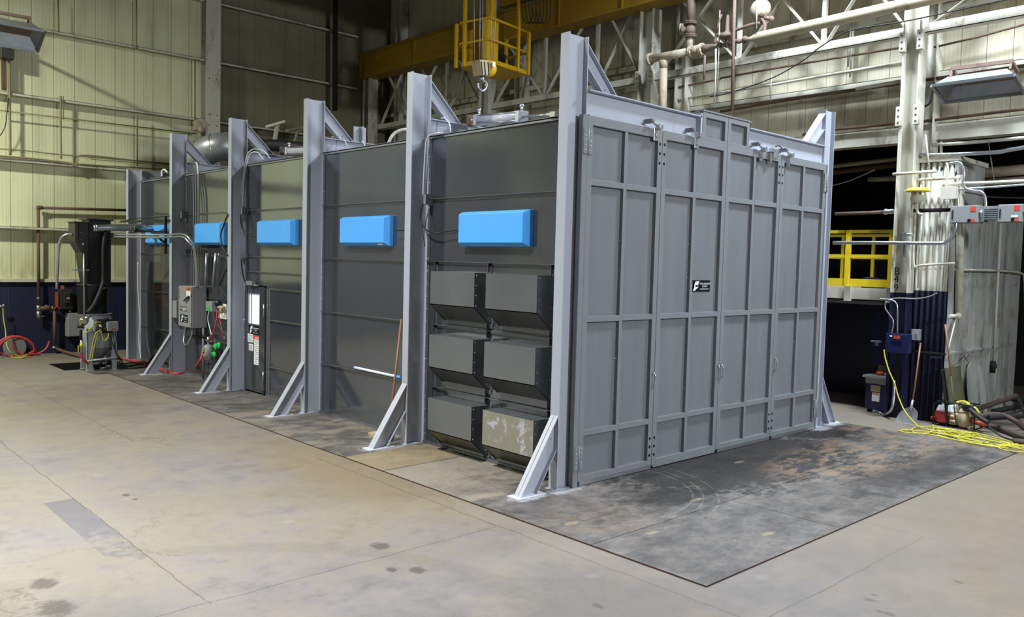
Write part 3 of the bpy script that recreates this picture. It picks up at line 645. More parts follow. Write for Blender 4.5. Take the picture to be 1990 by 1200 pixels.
X = [.302, 1.715, 3.19, 4.660, 6.090]
DL = ['leftmost grey folding door leaf next to the corner post', 'second grey folding door leaf, the one with the black and white logo sign', 'third grey folding door leaf, right of the logo sign leaf', 'rightmost grey folding door leaf next to the right-hand post']
leafs = []
for i in range(4):
    a, b = X[i]+.004, X[i+1]-.004; zb, zt = .07 if i != 1 else .055, 4.362
    t = thing('folding_door_leaf', DL[i], 'door', ((a+b)/2, .03, 0), 'grey folding door leaves'); leafs.append(t)
    m = MB().box(a+.02, b-.02, .05, .058, zb+.01, zt-.01); obj('panel', m, 'door', t)
    sw = .085
    m = MB(); m.box(a, a+sw, 0, .05, zb, zt); m.box(b-sw, b, 0, .05, zb, zt)
    m.box(a+sw, b-sw, 0, .05, zt-.10, zt); m.box(a+sw, b-sw, 0, .05, zb, .135)
    obj('frame', m, 'frame', t, .003)
    c_ = (a+b)/2; rz = [3.605, 2.0, .645]
    m = MB().box(c_-.029, c_+.029, .004, .05, .135, zt-.10); obj('stile', m, 'frame', t, .003)
    for z in rz:
        for (p, q) in ((a+sw, c_-.029), (c_+.029, b-sw)):
            m = MB().box(p, q, .002, .05, z-.035, z+.035); obj('rail', m, 'frame', t, .004)
    m = MB().box(a+.03, b-.01, -.004, .03, .022, zb) if i != 1 else MB().box(a+.03, b-.02, .0, .03, .03, zb)
    obj('bottom_seal', m, 'steel' if i != 1 else 'frame', t)
    if i == 1:
        m = MB(); [m.rivet((a+.15+j*.13, .0, .05), (0, -1, 0), .008, .006) for j in range(10)]; mprops(obj('screw', m, 'steel', t), kind='stuff')
    # bolt holes at the folding joint
    if i in (0, 2): xh = b-.045
    else: xh = a+.04
    m = MB()
    for z in (.2, .31, .42, 3.95, 4.07, 4.19): m.lathe((xh, .002, z), (0, -1, 0), [(0, .02), (.003, .02)], 12)
    obj('bolt_hole', m, 'black', t)
    # small weld marks on the stile
    m = MB()
    for z in (1.0, 1.5, 2.5, 2.95, 3.9): m.ball((c_-.032, .045, z), .008)
    mprops(obj('weld_bead', m, 'steel', t), kind='stuff')
    # pull handle
    hx = (b-.035 if i in (0, 1) else a+.04)
    if i == 3: hx = a+.04
    m = MB(); m.tube([(hx, -.002, 1.10), (hx, -.035, 1.12), (hx, -.045, 1.19), (hx, -.035, 1.26), (hx, -.002, 1.28)], .009, 8)
    m.box(hx-.018, hx+.018, -.006, 0, 1.07, 1.11); m.box(hx-.018, hx+.018, -.006, 0, 1.26, 1.30)
    obj('pull_handle', m, 'steel', t)
    if i in (0, 3):
        for z in (.36, 4.07):
            hxx = a-.003 if i == 0 else b+.003
            m = MB(); m.box(hxx-.078, hxx-.008, -.014, -.004, z-.15, z+.15); m.box(hxx+.008, hxx+.078, -.014, -.004, z-.15, z+.15); m.cyl((hxx, -.01, z-.15), (hxx, -.01, z+.15), .012, 10)
            h_ = obj('hinge', m, 'frame', t)
            m = MB(); [m.rivet((hxx+s_*.045, -.014, z-.11+j*.055), (0, -1, 0), .010, .006) for s_ in (-1, 1) for j in range(5)]
            obj('rivet', m, 'steel', h_)
# raised centre part over leaves 2 and 3
for i, (a, b) in ((1, (2.585, 3.186)), (2, (3.194, 3.742))):
    t = leafs[i]; z0, z1 = 4.362, 4.73
    m = MB(); m.box(a, a+.07, 0, .05, z0, z1); m.box(b-.07, b, 0, .05, z0, z1); m.box(a+.07, b-.07, 0, .05, z1-.07, z1); m.box(a+.07, b-.07, 0, .05, z0, z0+.03)
    obj('raised_frame', m, 'frame', t, .003)
    m = MB().box(a+.02, b-.02, .05, .058, z0, z1-.01); obj('raised_panel', m, 'door', t)
m = MB().box(2.57, 3.76, -.01, .12, 4.735, 4.755); m.box(2.575, 2.60, .05, .4, 4.36, 4.735); m.box(3.735, 3.76, .05, .4, 4.36, 4.735); m.box(2.6, 3.735, .38, .4, 4.36, 4.735)
solo('crane_slot_cap', m, 'frame', 'grey box cap over the raised centre of the folding doors', 'door frame')
# logo sign
t = thing('logo_sign', 'black logo sign with a white helmet emblem on the second folding leaf', 'sign', (2.77, .0, 2.3))
pa = PY(1345, 545, .046); pb = PY(1379, 567, .046); sx0, sx1, sz0, sz1 = pa.x, pb.x, pb.z, pa.z+.0
m = MB().box(sx0, sx1, .044, .050, sz0, sz1); obj('board', m, 'black', t)
def emblem(t, o, r, u, w_, h_, mat='white'):
    o, r, u = V(o), V(r), V(u); n = -r.cross(u) if False else r.cross(u)
    P1 = [(.10, .02), (.42, .12), (.55, .30), (.62, .55), (.98, .74), (.80, .98), (.35, .98), (.28, .72), (.30, .52), (.12, .34)]
    P1 = [(.22, .62), (.42, .97), (1.0, 1.0), (.86, .80), (.80, .55), (.84, .34), (.60, .22), (.40, .03), (.0, .0), (.22, .30)]
    mb = MB(); mb.prism([o+r*(x*w_)+u*(y*h_) for x, y in P1], n*.002); obj('emblem', mb, mat, t)
    c0 = o+r*(.40*w_)+u*(.40*h_)+n*.0022
    mb = MB(); mb.prism([c0, c0+r*(.36*w_), c0+r*(.36*w_)+u*(.2*h_), c0+u*(.2*h_)], n*.001); obj('emblem_band', mb, 'black', t)
SW, SH = sx1-sx0, sz1-sz0
emblem(t, (sx0+SW*.05, .044, sz0+SH*.08), (1, 0, 0), (0, 0, 1), SW*.34, SH*.84)
text('lettering', 'TITAN ABRASIVE', (sx0+SW*.70, .0425, sz0+SH*.62), (1, 0, 0), (0, 0, 1), SW*.082, 'white', t, 'CENTER')
text('lettering', 'SYSTEMS', (sx0+SW*.70, .0425, sz0+SH*.40), (1, 0, 0), (0, 0, 1), SW*.075, 'white', t, 'CENTER')
text('lettering', 'www.titanabrasive.com', (sx0+SW*.69, .0425, sz0+SH*.19), (1, 0, 0), (0, 0, 1), SW*.055, 'white', t, 'CENTER')
# latches on the header
LB = ['roller latch clamped above the leftmost leaf', 'roller latch clamped above the logo sign leaf', 'roller latch with a wired switch above the third leaf', 'roller latch clamped above the rightmost leaf']
for i, x in enumerate((1.53, 2.40, 4.02, 4.80)):
    t = thing('roller_latch', 'bright steel '+LB[i], 'latch', (x, -.03, 4.3), 'roller latches over the folding doors')
    m = MB().box(x-.13, x-.07, -.06, .06, 4.42, 4.47); m.cyl((x-.10, -.06, 4.445), (x-.10, -.075, 4.445), .02, 10); obj('bracket', m, 'frame', t)
    m = MB().bar((x-.1, -.04, 4.43), (x+.1, -.045, 4.38), .03, .012, (0, 0, 1)); obj('arm', m, 'steel', t)
    m = MB().box(x-.01, x+.085, -.014, .0, 4.22, 4.37); m.cyl((x+.04, -.015, 4.385), (x+.04, -.09, 4.385), .038, 14); m.cyl((x+.04, -.012, 4.29), (x+.04, -.03, 4.29), .03, 12); obj('roller_plate', m, 'steel', t, .003)
    if i == 2:
        m = MB().box(x+.26, x+.31, -.03, -.01, 4.22, 4.40); obj('switch_arm', m, 'steel', t)
        m = MB().box(x+.22, x+.42, -.07, -.02, 4.37, 4.42); obj('switch_body', m, 'steel', t)
        m = MB().tube([(x+.42, -.045, 4.39), (x+.5, -.045, 4.38), (x+.56, -.045, 4.44), (x+.5, -.03, 4.49), (x+.44, .0, 4.47)], .008, 6); obj('wire', m, 'rubber', t)

# ------------------------------------------------------------------ personnel door
t = thing('personnel_door', 'narrow galvanised personnel door with a bright window and warning labels', 'door', (.29, 8.4, 0))
m = MB(); y0, y1, z0, z1, wy0, wy1, wz0, wz1 = 7.985, 8.82, .05, 2.06, 8.185, 8.64, 1.345, 1.912
m.box(.272, .308, y0, wy0, z0, z1); m.box(.272, .308, wy1, y1, z0, z1); m.box(.272, .308, wy0, wy1, z0, wz0); m.box(.272, .308, wy0, wy1, wz1, z1); obj('leaf', m, 'galv', t)
m = MB()
for a in ((wy0-.02, wy0, wz0, wz1), (wy1, wy1+.02, wz0, wz1), (wy0-.02, wy1+.02, wz0-.02, wz0), (wy0-.02, wy1+.02, wz1, wz1+.02)): m.box(.266, .272, *a)
fr = obj('window_frame', m, 'steel', t)
m = MB().box(.286, .290, wy0, wy1, wz0, wz1); obj('window_pane', m, emit('lit_window', '#dfecff', 1.0), fr, label='brightly lit window pane')
m = MB().box(.280, .284, wy1-.11, wy1-.075, wz0, wz1); obj('window_bar', m, 'frame', fr)
for z in (1.62, .34):
    m = MB(); m.cyl((.262, y0+.01, z-.13), (.262, y0+.01, z+.13), .012, 8); obj('hinge', m, 'steel', t)
m = MB().tube([(.27, 8.78, 1.06), (.20, 8.77, 1.06), (.20, 8.68, 1.06)], .011, 8); obj('lever_handle', m, 'steel', t)
m = MB().tube([(.27, 8.74, 1.2), (.22, 8.74, 1.2), (.215, 8.74, 1.3), (.22, 8.74, 1.4), (.27, 8.74, 1.4)], .011, 8); obj('grab_handle', m, 'steel', t)
m = MB().box(.20, .27, 8.36, 8.62, 2.08, 2.16); m.box(.22, .27, 8.2, 8.4, 2.075, 2.10); obj('door_closer', m, 'frame', t)
m = MB().box(.258, .30, y0-.03, y0+.06, .03, .11); obj('corner_guard', m, 'rubber', t)
t2 = thing('logo_plate', 'small black logo plate under the window of the personnel door', 'sign', (.27, 8.4, 1.13))
m = MB().box(.264, .270, 8.20, 8.62, 1.145, 1.315); obj('board', m, 'black', t2)
emblem(t2, (.2635, 8.58, 1.16), (0, -1, 0), (0, 0, 1), .13, .14)
text('lettering', 'TITAN ABRASIVE', (.2635, 8.335, 1.25), (0, -1, 0), (0, 0, 1), .034, 'white', t2, 'CENTER')
text('lettering', 'SYSTEMS', (.2635, 8.335, 1.21), (0, -1, 0), (0, 0, 1), .03, 'white', t2, 'CENTER')
text('lettering', 'www.titanabrasive.com', (.2635, 8.335, 1.17), (0, -1, 0), (0, 0, 1), .022, 'white', t2, 'CENTER')
def notice(name, label, y0, y1, z0, z1, red=False, x=.266, lines=5):
    t = thing(name, label, 'label', (x, (y0+y1)/2, z0)); m = MB().box(x-.002, x+.004, y0, y1, z0, z1); obj('sheet', m, 'label', t)
    if red: m = MB().box(x-.003, x-.001, y0, y1, z1-.07, z1); obj('red_heading', m, 'redlabel', t); text('lettering', 'DANGER', (x-.0035, (y0+y1)/2-.03, z1-.055), (0, -1, 0), (0, 0, 1), .042, 'label', t, 'CENTER')
    m = MB()
    for i in range(lines):
        z = z1-(.10 if red else .03)-i*(z1-z0-(.13 if red else .05))/max(1, lines-1); m.box(x-.0026, x-.001, y0+.02+.03*(i % 3 == 2), y1-.02, z-.004, z+.004)
    mprops(obj('print_line', m, 'black', t), kind='stuff')
notice('warning_label', 'tall white warning label with a red heading on the personnel door', 8.20, 8.39, .57, 1.125, True, lines=13)
notice('door_notice', 'upper small white notice left of the red-headed label on the personnel door', 8.43, 8.66, .98, 1.14)
notice('door_notice', 'lower small white notice left of the red-headed label on the personnel door', 8.44, 8.61, .82, .95)
#PART3

# ================================================================== things on the booth roof
def air_cylinder(label, a, b, c, r=.055):
    a, b, c = V(a), V(b), V(c); d = (b-a).normalized()
    t = thing('air_cylinder', label, 'air cylinder', (a+b)/2, 'air cylinders on the booth roof')
    m = MB().cyl(a+d*.08, b-d*.06, r*1.25, 20)
    for q in (a, b-d*.08):
        m2 = MB().bar(q, q+d*.09, .145, .145); obj('end_cap', m2, 'alu', t, .004)
        m2 = MB().cyl(q+d*.045+V((0, 0, .07)), q+d*.045+V((0, 0, .13)), .018, 8).ball(q+d*.045+V((0, 0, .14)), .03); obj('port_fitting', m2, 'steel', t)
    obj('barrel', m, 'alu', t)
    m = MB()
    s_ = d.cross(V((0, 0, 1))).normalized()
    for i in (-1, 1):
        for j in (-1, 1): m.cyl(a+s_*(.058*i)+V((0, 0, .058*j)), b+s_*(.058*i)+V((0, 0, .058*j)), .009, 6)
    obj('tie_rod', m, 'steel', t)
    m = MB().cyl(b, c, .016, 10); rd = obj('piston_rod', m, 'steel', t)
    m = MB().bar(c-d*.03, c+d*.09, .05, .06); obj('clevis', m, 'steel', rd)
    m = MB().bar(a-d*.10, a-d*.02, .05, .07).cyl(a-d*.09-s_*.06, a-d*.09+s_*.06, .02, 8); obj('rear_clevis', m, 'steel', t)
    m = MB().bar(a-d*.20, a-d*.185, .17, .17).box(a.x-d.x*.2-.03, a.x-d.x*.2+.03, a.y-d.y*.2-.03, a.y-d.y*.2+.03, 4.66, a.z-.05); obj('mounting_plate', m, 'rust', t)
a0 = PY(928, 234, 2.72); a1 = PY(1016, 227, 1.40); a2 = PY(1074, 222.5, .55)
air_cylinder('long bright air cylinder with a thin rod, on the roof beside the corner post', a0, a1, a2)
a0 = PY(560, 294, 8.25); a1 = PY(628, 291, 6.8); a2 = PY(650, 289, 6.3)
air_cylinder('bright air cylinder seen between the third and fourth posts', a0, a1, a2)

# round duct
C_ = [PX(372, 350, 1.2), PX(381, 318, 1.2), PX(397, 298, 1.25), PX(420, 287, 1.4), PX(447, 286, 1.7), PX(500, 292, 2.6)]
t = thing('round_duct', 'fat round galvanised elbow duct rising from the roof behind the fifth post', 'duct', (1.3, 14, 4.4))
m = MB().tube(C_, .33, 26); obj('duct_body', m, 'duct', t)
P = [V(p) for p in C_]
def cr(i, k):
    p0, p1, p2, p3 = P[max(i-1, 0)], P[i], P[i+1], P[min(i+2, 5)]
    return .5*((2*p1)+(-p0+p2)*k+(2*p0-5*p1+4*p2-p3)*k*k+(-p0+3*p1-3*p2+p3)*k**3)
for i, k in ((1, .2), (2, .1), (2, .95), (3, .8), (0, .6)):
    q = cr(i, k); d = (cr(i, min(k+.03, 1))-q).normalized(); m = MB().lathe(q-d*.012, d, [(0, .335), (.012, .342), (.024, .335)], 26); obj('seam_ring', m, 'steel', t)
m = MB().tube([PY(470, 292, 12), PY(520, 283, 11.6), PY(580, 287, 11), PY(640, 300, 10)], .14, 10); solo('flexible_hose', m, 'rubber', 'dark flexible hose lying on the roof behind the fourth post', 'hose')
m = MB().tube([PY(755, 279, 4.2), PY(763, 263, 4.2), PY(777, 254, 4.2), PY(795, 252, 4.2), PY(812, 260, 4.2), PY(818, 276, 4.2)], .025, 8)
solo('hose_loop', m, 'cream', 'pale hose loop arching above the wall left of the second post', 'hose')

# ================================================================== cables and boxes on the side wall
def cable(pts, r, mat, label, name='cable', cat='cable', grp=None, n=7):
    return solo(name, MB().tube(pts, r, n), mat, label, cat, grp)
JB = ['on the second post, feeding the nearest blue light box', 'on the fourth post left of the personnel door', 'on the fifth post above the control cabinet']
for i, (a, b) in enumerate((((815, 380), (828, 395)), ((461, 404), (474, 413)), ((350, 411), (360, 421)))):
    y = (2.96, 8.80, 11.8)[i]; z = 3.50
    t = thing('junction_box', 'small grey junction box '+JB[i], 'junction box', (.26, y, z-.07), 'junction boxes at the upper girt')
    m = MB().box(.17, .295, y-.06, y-.005, z-.07, z+.07); obj('box', m, 'cabinet', t, .004)
    m = MB().box(.165, .30, y-.066, y-.06, z-.075, z+.075); obj('cover', m, 'galv_rough', t, .002)
for i, (pts, w_) in enumerate((([(822, 396), (818, 415), (819, 432), (830, 448), (850, 453), (870, 449), (899, 447)], 'from the junction box to the nearest blue light box'),
              ([(469, 414), (468, 430), (472, 446), (485, 453), (511, 454)], 'from the junction box to the blue light box above the personnel door'),
              ([(355, 422), (352, 435), (360, 448), (372, 456)], 'looping below the junction box above the control cabinet'))):
    cable([PX(a, b, .20) for a, b in pts], .010, 'rubber', 'black cable '+w_, grp='black cables on the booth wall')
cable([PX(767, 448, .2), PX(785, 448, .2)], .010, 'rubber', 'short straight black cable at the right end of the second blue light box', grp='black cables on the booth wall')
cable([PX(826, 480, .22), PX(822, 455, .2), PX(819, 432, .2)], .006, 'rubber', 'thin black drop wire below the nearest junction box', grp='black cables on the booth wall')
for i, (pts, x, w_) in enumerate((([(876, 258), (873, 240), (863, 229), (858, 231)], .5, 'over the roof beam behind the second post'),
        ([(860, 258), (840, 261), (829, 272), (826, 300), (823, 350), (822, 380)], .24, 'down the edge of the second post to its junction box'),
        ([(525, 308), (512, 293), (494, 290), (482, 298), (476, 320), (472, 350), (469, 380), (468, 404)], .24, 'arching over the wall top at the fourth post, outer one'),
        ([(512, 310), (500, 296), (486, 300), (478, 325), (474, 350), (471, 404)], .26, 'arching over the wall top at the fourth post, inner one'),
        ([(676, 286), (668, 272), (655, 266), (645, 266)], .6, 'lying over the roof beam behind the third post'),
        ([(710, 285), (706, 277), (703, 275)], .5, 'tie hanging from the roof stub'),
        ([(326, 336), (320, 330), (315, 333), (315, 343)], .2, 'bundle hooked over the wall top at the far bay'))):
    cable([PX(a, b, x) for a, b in pts], .009 if i < 6 else .02, 'white', 'white cable '+w_, grp='white cables at the wall top')
for i, (xa, xb) in enumerate(((376, 372), (380, 376), (384, 381), (386, 385))):
    cable([PX(380+i, 314, .25), PX(xa, 345, .24), PX(xa+1, 400, .22), PX(xa, 460, .22), PX(xb, 500, .2), PX(xb+i, 556, .18)], .010, 'conduit', 'pale cable %s of the bundle running down the wall to the control cabinet' % ('leftmost', 'second from left', 'third from left', 'rightmost')[i], grp='cable bundle above the control cabinet')
cable([PX(443, 416, -.02), PX(434, 440, -.02), PX(429, 458, -.02), PX(433, 480, -.02), PX(442, 497, -.02)], .014, 'rubber', 'black cable hanging in a bow left of the fourth post', grp='black cables on the booth wall')
cable([PX(442, 520, .1), PX(433, 540, .1), PX(426, 557, .1), PX(433, 568, .1), PX(442, 578, .1)], .016, 'rubber', 'black corrugated cable kinked left of the fourth post above the regulators', grp='black cables on the booth wall')
cable([PX(468, 500, .24), PX(471, 530, .24), PX(476, 548, .24), PX(480, 555, .2), PX(481, 570, .22)], .010, 'rubber', 'black cable running down to the closer of the personnel door', grp='black cables on the booth wall')
m = MB().box(.2, .3, 8.78, 8.855, 2.6, 2.69); solo('junction_box', m, 'cabinet', 'small grey junction box on the fourth post above the personnel door closer', 'junction box', 'junction boxes at the upper girt')

# control cabinet
t = thing('control_cabinet', 'grey electrical control cabinet with four push buttons hanging in front of the fifth post', 'cabinet', (.13, 11, 1.09))
cy0, cy1, cz0, cz1, cx = 10.66, 11.36, 1.10, 1.965, -.04
m = MB().box(cx+.02, .29, cy0, cy1, cz0, cz1); obj('enclosure', m, 'cabinet', t, .006)
m = MB().box(cx, cx+.018, cy0+.01, cy1-.01, cz0+.01, cz1-.01); d_ = obj('door', m, 'cabinet', t, .004)
m = MB().cyl((cx, 10.78, 1.74), (cx-.03, 10.78, 1.74), .035, 12).bar((cx-.035, 10.76, 1.75), (cx-.035, 10.95, 1.66), .02, .035, (1, 0, 0)); obj('rotary_switch', m, 'rubber', d_)
for i in range(4):
    y = 11.22-i*.11; m = MB().cyl((cx, y, 1.47), (cx-.025, y, 1.47), .022, 10); obj('push_button', m, 'white' if i == 2 else 'steel', d_)
    m = MB().cyl((cx, y, 1.53), (cx-.012, y, 1.53), .012, 8); obj('pilot_lamp', m, 'black', d_)
for z in (1.2, 1.8): m = MB().cyl((cx-.005, cy0-.006, z-.04), (cx-.005, cy0-.006, z+.04), .01, 6); obj('hinge', m, 'cabinet', d_)
m = MB().box(cx-.002, cx, 10.72, 10.92, 1.88, 1.95); obj('orange_sticker', m, 'orange', d_)
m = MB().box(cx-.002, cx, 10.72, 10.82, 1.77, 1.875).box(cx-.002, cx, 10.84, 10.92, 1.70, 1.875); obj('white_sticker', m, 'label', d_)
m = MB().box(cx-.004, cx, 10.83, 11.24, 1.20, 1.36); s_ = obj('logo_board', m, 'black', d_)
ROOT[s_.name_full] = ROOT[d_.name_full]
emblem(t, (cx-.005, 11.20, 1.215), (0, -1, 0), (0, 0, 1), .13, .13)
for b_, z, sz in (('TITAN ABRASIVE', 1.30, .032), ('SYSTEMS', 1.26, .028), ('www.titanabrasive.com', 1.22, .02)): text('lettering', b_, (cx-.005, 10.955, z), (0, -1, 0), (0, 0, 1), sz, 'white', t, 'CENTER')
for i in range(4): m = MB().bar((cx-.001, 11.30, 1.90-i*.055), (cx-.001, 11.27+(i % 2)*.04, 1.87-i*.055), .004, .02, (1, 0, 0)); obj('dark_lettering', m, 'black', d_)
m = MB().box(.02, .1, 11.62, 11.85, 1.25, 1.62); solo('relay_box', m, 'cabinet', 'small flat grey box on the fifth post left of the control cabinet', 'box', None, .004)
m = MB().tube([(0.08, 11.22, 1.10), (.06, 11.26, .95), (.02, 11.2, .78), (0.0, 11.05, .70), (.0, 10.9, .78), (.04, 10.82, .95), (.08, 10.85, 1.1)], .022, 8); solo('flexible_conduit', m, 'conduit', 'grey flexible conduit looping below the control cabinet', 'conduit')
m = MB().cyl((.2, 10.62, .012), (.2, 10.62, 1.1), .022, 10); solo('support_pipe', m, 'frame', 'thin vertical pipe from the control cabinet down to the floor', 'pipe')
m = MB().cyl(PX(368, 655, .2), PX(402, 655, .2), .035, 10); solo('pipe_section', m, 'dark', 'short dark pipe crossing under the control cabinet', 'pipe')
for i, dz in enumerate((0, .055)):
    m = MB().tube([(-.85, 13.3, 3.04-dz), (-.45, 12.6, 3.045-dz), (-.10, 11.9, 3.05-dz), (-.10, 11.2, 3.06-dz), (-.09, 10.85+.06*i, 3.04-dz), (-.05, 10.68+.06*i, 2.93-dz), (.02, 10.62+.06*i, 2.75), (.06, 10.62+.06*i, 2.3), (.08, 10.64+.07*i, 1.965)], .021, 10)
    solo('conduit', m, 'conduit', '%s bent steel conduit from the black hopper over to the control cabinet' % ('upper', 'lower')[i], 'conduit', 'paired bent conduits above the control cabinet')
for i, px in enumerate((398, 416)):
    m = MB().cyl(PX(px+4, 492, .2), PX(px-3 if i else px+1, 560, .2), .03, 8); solo('conduit', m, 'conduit', '%s fat upright conduit on the wall between the control cabinet and the fourth post' % ('left', 'right')[i], 'conduit', 'upright conduits beside the cabinet')

# regulators
t = thing('air_regulator', 'grey and green air regulator with red hoses, right of the control cabinet', 'regulator', PX(414, 600, .2))
a = PX(413.5, 596, .2); m = MB().box(.12, .24, a.y-.14, a.y+.16, a.z-.10, a.z+.10); obj('body', m, 'cabinet', t, .01)
m = MB().box(.115, .12, a.y-.05, a.y+.1, a.z-.09, a.z-.01); obj('green_label', m, 'green', t)
a = PX(424, 590, .2); m = MB().ball(a, .075); obj('dome', m, 'navy', t)
a = PX(430, 598, .2); m = MB().cyl(a+V((0, .12, 0)), a-V((0, .14, 0)), .035, 8).cyl(a, a-V((0, 0, .12)), .03, 8); obj('brass_fitting', m, 'tan', t)
a = PX(427, 590, .3); b = PX(442, 621, .3); m = MB().box(.27, .30, b.y, a.y, b.z, a.z); obj('white_board', m, 'label', t)
m = MB().tube([PX(422, 603, .15), PX(421, 622, .12), PX(417, 640, .1), PX(410, 655, .1), PX(403, 665, .12)], .016, 8); obj('red_hose', m, 'red', t)
m = MB().tube([PX(424, 605, .2), PX(428, 625, .22), PX(431, 640, .2), PX(432, 658, .2)], .010, 8); obj('thin_red_hose', m, 'red', t)
t = thing('air_filter', 'grey cylindrical air filter with a green label and green valve handles, below the regulator', 'filter', PX(405, 700, .2))
a = PX(405, 670, .15); b = PX(405, 701, .15); m = MB().lathe(b, (0, 0, 1), [(0, .05), (.02, .09), ((a-b).z-.03, .095), ((a-b).z, .05)], 18); obj('bowl', m, 'cabinet', t)
c_ = (a+b)/2; m = MB().box(.04, .055, c_.y-.02, c_.y+.06, c_.z+.02, c_.z+.09); obj('green_label', m, 'green', t)
m = MB().box(.04, .055, c_.y-.02, c_.y+.06, c_.z-.08, c_.z-.03); obj('white_label', m, 'label', t)
m = MB().cyl(a-V((0, 0, .02)), a+V((0, 0, .16)), .03, 8).cyl(a+V((0, .12, .08)), a+V((0, -.2, .08)), .02, 8); obj('fitting', m, 'steel', t)
for p in ((420, 675), (417, 690), (426, 672)):
    q = PX(*p, .2); m = MB().lathe(q+V((.03, 0, 0)), (-1, 0, 0), [(0, .03), (.03, .07), (.05, .07), (.06, .02)], 8).bar(q+V((-.03, .07, .03)), q+V((-.03, -.09, -.02)), .02, .035); obj('green_valve', m, 'green', t)
m = MB().cyl(PX(418, 660, .25), PX(419, 712, .25), .012, 6); obj('drain_pipe', m, 'rust', t)
m = MB().tube([PX(412, 655, .15), PX(408, 640, .2), PX(404, 620, .25), PX(407, 600, .27)], .009, 6); obj('white_tube', m, 'white', t)

pts = [PX(395, 676, .08), PX(393, 690, .03), PX(388, 703, -.02), PZ(374, 719, .04), PZ(345, 727, .03), PZ(318, 720, .03), PZ(300, 708, .03), PZ(289, 704, .03), PZ(265, 703, .03), PZ(240, 698, .05), PZ(225, 698, .08), PZ(214, 697, .16)]
cable(pts, .028, 'red', 'red air hose curving over the floor from the blast pot to the air filter', 'air_hose', 'hose', n=10)
for i, pts in enumerate(([(222, 703), (240, 712), (262, 710), (290, 706), (300, 690), (311, 676), (315, 645)], [(220, 700), (238, 707), (258, 705), (285, 708), (296, 693), (308, 680), (318, 650)], [(225, 709), (250, 716), (285, 712), (300, 700), (306, 685)])):
    cable([PZ(a, b, .03) if b > 699 else PX(a, b, -.0) for a, b in pts], .016, 'rubber', 'black cable %s on the floor between the blast pot and the fifth post' % ('upper', 'middle', 'lowest')[i], grp='black cables on the floor by the blast pot')
cable([PX(268, 510, .2), PX(268, 560, .22), PX(272, 620, .24), PX(270, 660, .22), PX(274, 698, .2)], .010, 'white', 'white wire hanging down beside the shortest post', grp='white cables at the wall top')

# bracket frame beside the far light box
t = thing('pipe_bracket', 'black steel bracket frame in front of the furthest blue light box', 'bracket', (-.05, 12.1, 2.7))
a = PX(322, 420, -.05); b = PX(322, 494, -.05); m = MB().bar(a, b, .05, .05); obj('upright', m, 'black', t)
m = MB().bar(PX(331, 429, .0), PX(236, 431, -.3), .05, .045); obj('arm', m, 'black', t)
m = MB().bar(PX(322, 451, -.05), PX(262, 450, -.3), .045, .04); obj('arm', m, 'black', t)
m = MB().bar(PX(322, 474, -.05), PX(300, 455, -.2), .04, .04); obj('diagonal_strut', m, 'black', t)
m = MB().tube([PX(232, 432, -.3), PX(262, 425, -.25), PX(300, 423, -.1), PX(330, 420, .0)], .010, 6); obj('tied_cable', m, 'rubber', t)

# tube, pole and plank in the second bay
a = PX(691, 715, .27); b = PX(771, 732.5, .27)
t = thing('fluorescent_tube', 'white wrapped tube with blue taped ends lying on the lower girt', 'tube', (a+b)/2)
m = MB().cyl(a, b, .022, 12); obj('tube', m, 'white', t)
d = (b-a).normalized()
for p, q in ((a-d*.03, a), (b, b+d*.10)): m = MB().cyl(p, q, .024, 10); obj('taped_end', m, 'film', t)
a = PX(780, 621, .25); b = V((-.28, 3.25, .02)); m = MB().cyl(a, PX(762, 786, .0), .017, 10); 
b = PX(762, 786, .0); e = b+(b-a).normalized()*((b.z-.02)/((a-b).normalized().z)); m = MB().cyl(a, e, .017, 10); solo('wooden_pole', m, 'wood', 'brown wooden pole leaning on the wall behind the foot brace of the second post', 'pole')
a = PZ(722, 843, .03); m = MB().bar(a, PZ(760, 851, .03), .14, .05, (0, 0, 1)); solo('wood_block', m, 'tan', 'small tan wood block on the floor behind the foot brace of the second post', 'wood block')
m = MB().prism([(-.22, 3.35, .012), (-.05, 3.3, .012), (.1, 3.3, .35), (.05, 3.35, .35)], (0, .03, 0)); solo('metal_offcut', m, 'dark', 'dark metal offcut leaning in the gap behind the second post', 'offcut')

# ================================================================== blast pot and hopper
t = thing('abrasive_hopper', 'tall black abrasive hopper and cleaner box standing over the blast pot', 'hopper', (-1.1, 13.5, 1.26))
yb = 13.25
m = MB().prism([(-1.27, yb, 1.9), (-.82, yb, 1.9), (-.82, yb, 3.36), (-1.27, yb, 3.36)], (0, .55, 0)); obj('tower', m, 'black', t, .004)
m = MB().prism([(-1.55, yb+.03, 3.28), (-1.27, yb+.03, 3.30), (-1.27, yb+.03, 1.9), (-1.31, yb+.03, 1.9), (-1.42, yb+.03, 2.62), (-1.55, yb+.03, 2.86)], (0, .5, 0)); obj('cleaner_box', m, 'olive', t, .004)  # black like the tower; olive stands for light on its left faces
m = MB().box(-1.32, -.77, yb-.04, yb+.58, 3.34, 3.37).box(-1.58, -1.27, yb, yb+.56, 3.275, 3.295); obj('lid', m, 'black', t)
m = MB().box(-1.475, -1.445, yb+.005, yb+.03, 2.85, 3.27); obj('flange', m, 'black', t)
m = MB(); [m.rivet((-1.43, yb+.03, z), (0, -1, 0), .015, .012) for z in (2.9, 3.05, 3.2)]; m.box(-1.41, -1.385, yb+.0, yb+.03, 2.78, 2.84); obj('bolt', m, 'steel', t)
m = MB().lathe((-1.13, 13.5, 1.26), (0, 0, 1), [(0, .29), (.0, .31), (.6, .31), (.63, .33), (.66, .33)], 28); obj('drum', m, 'black', t)
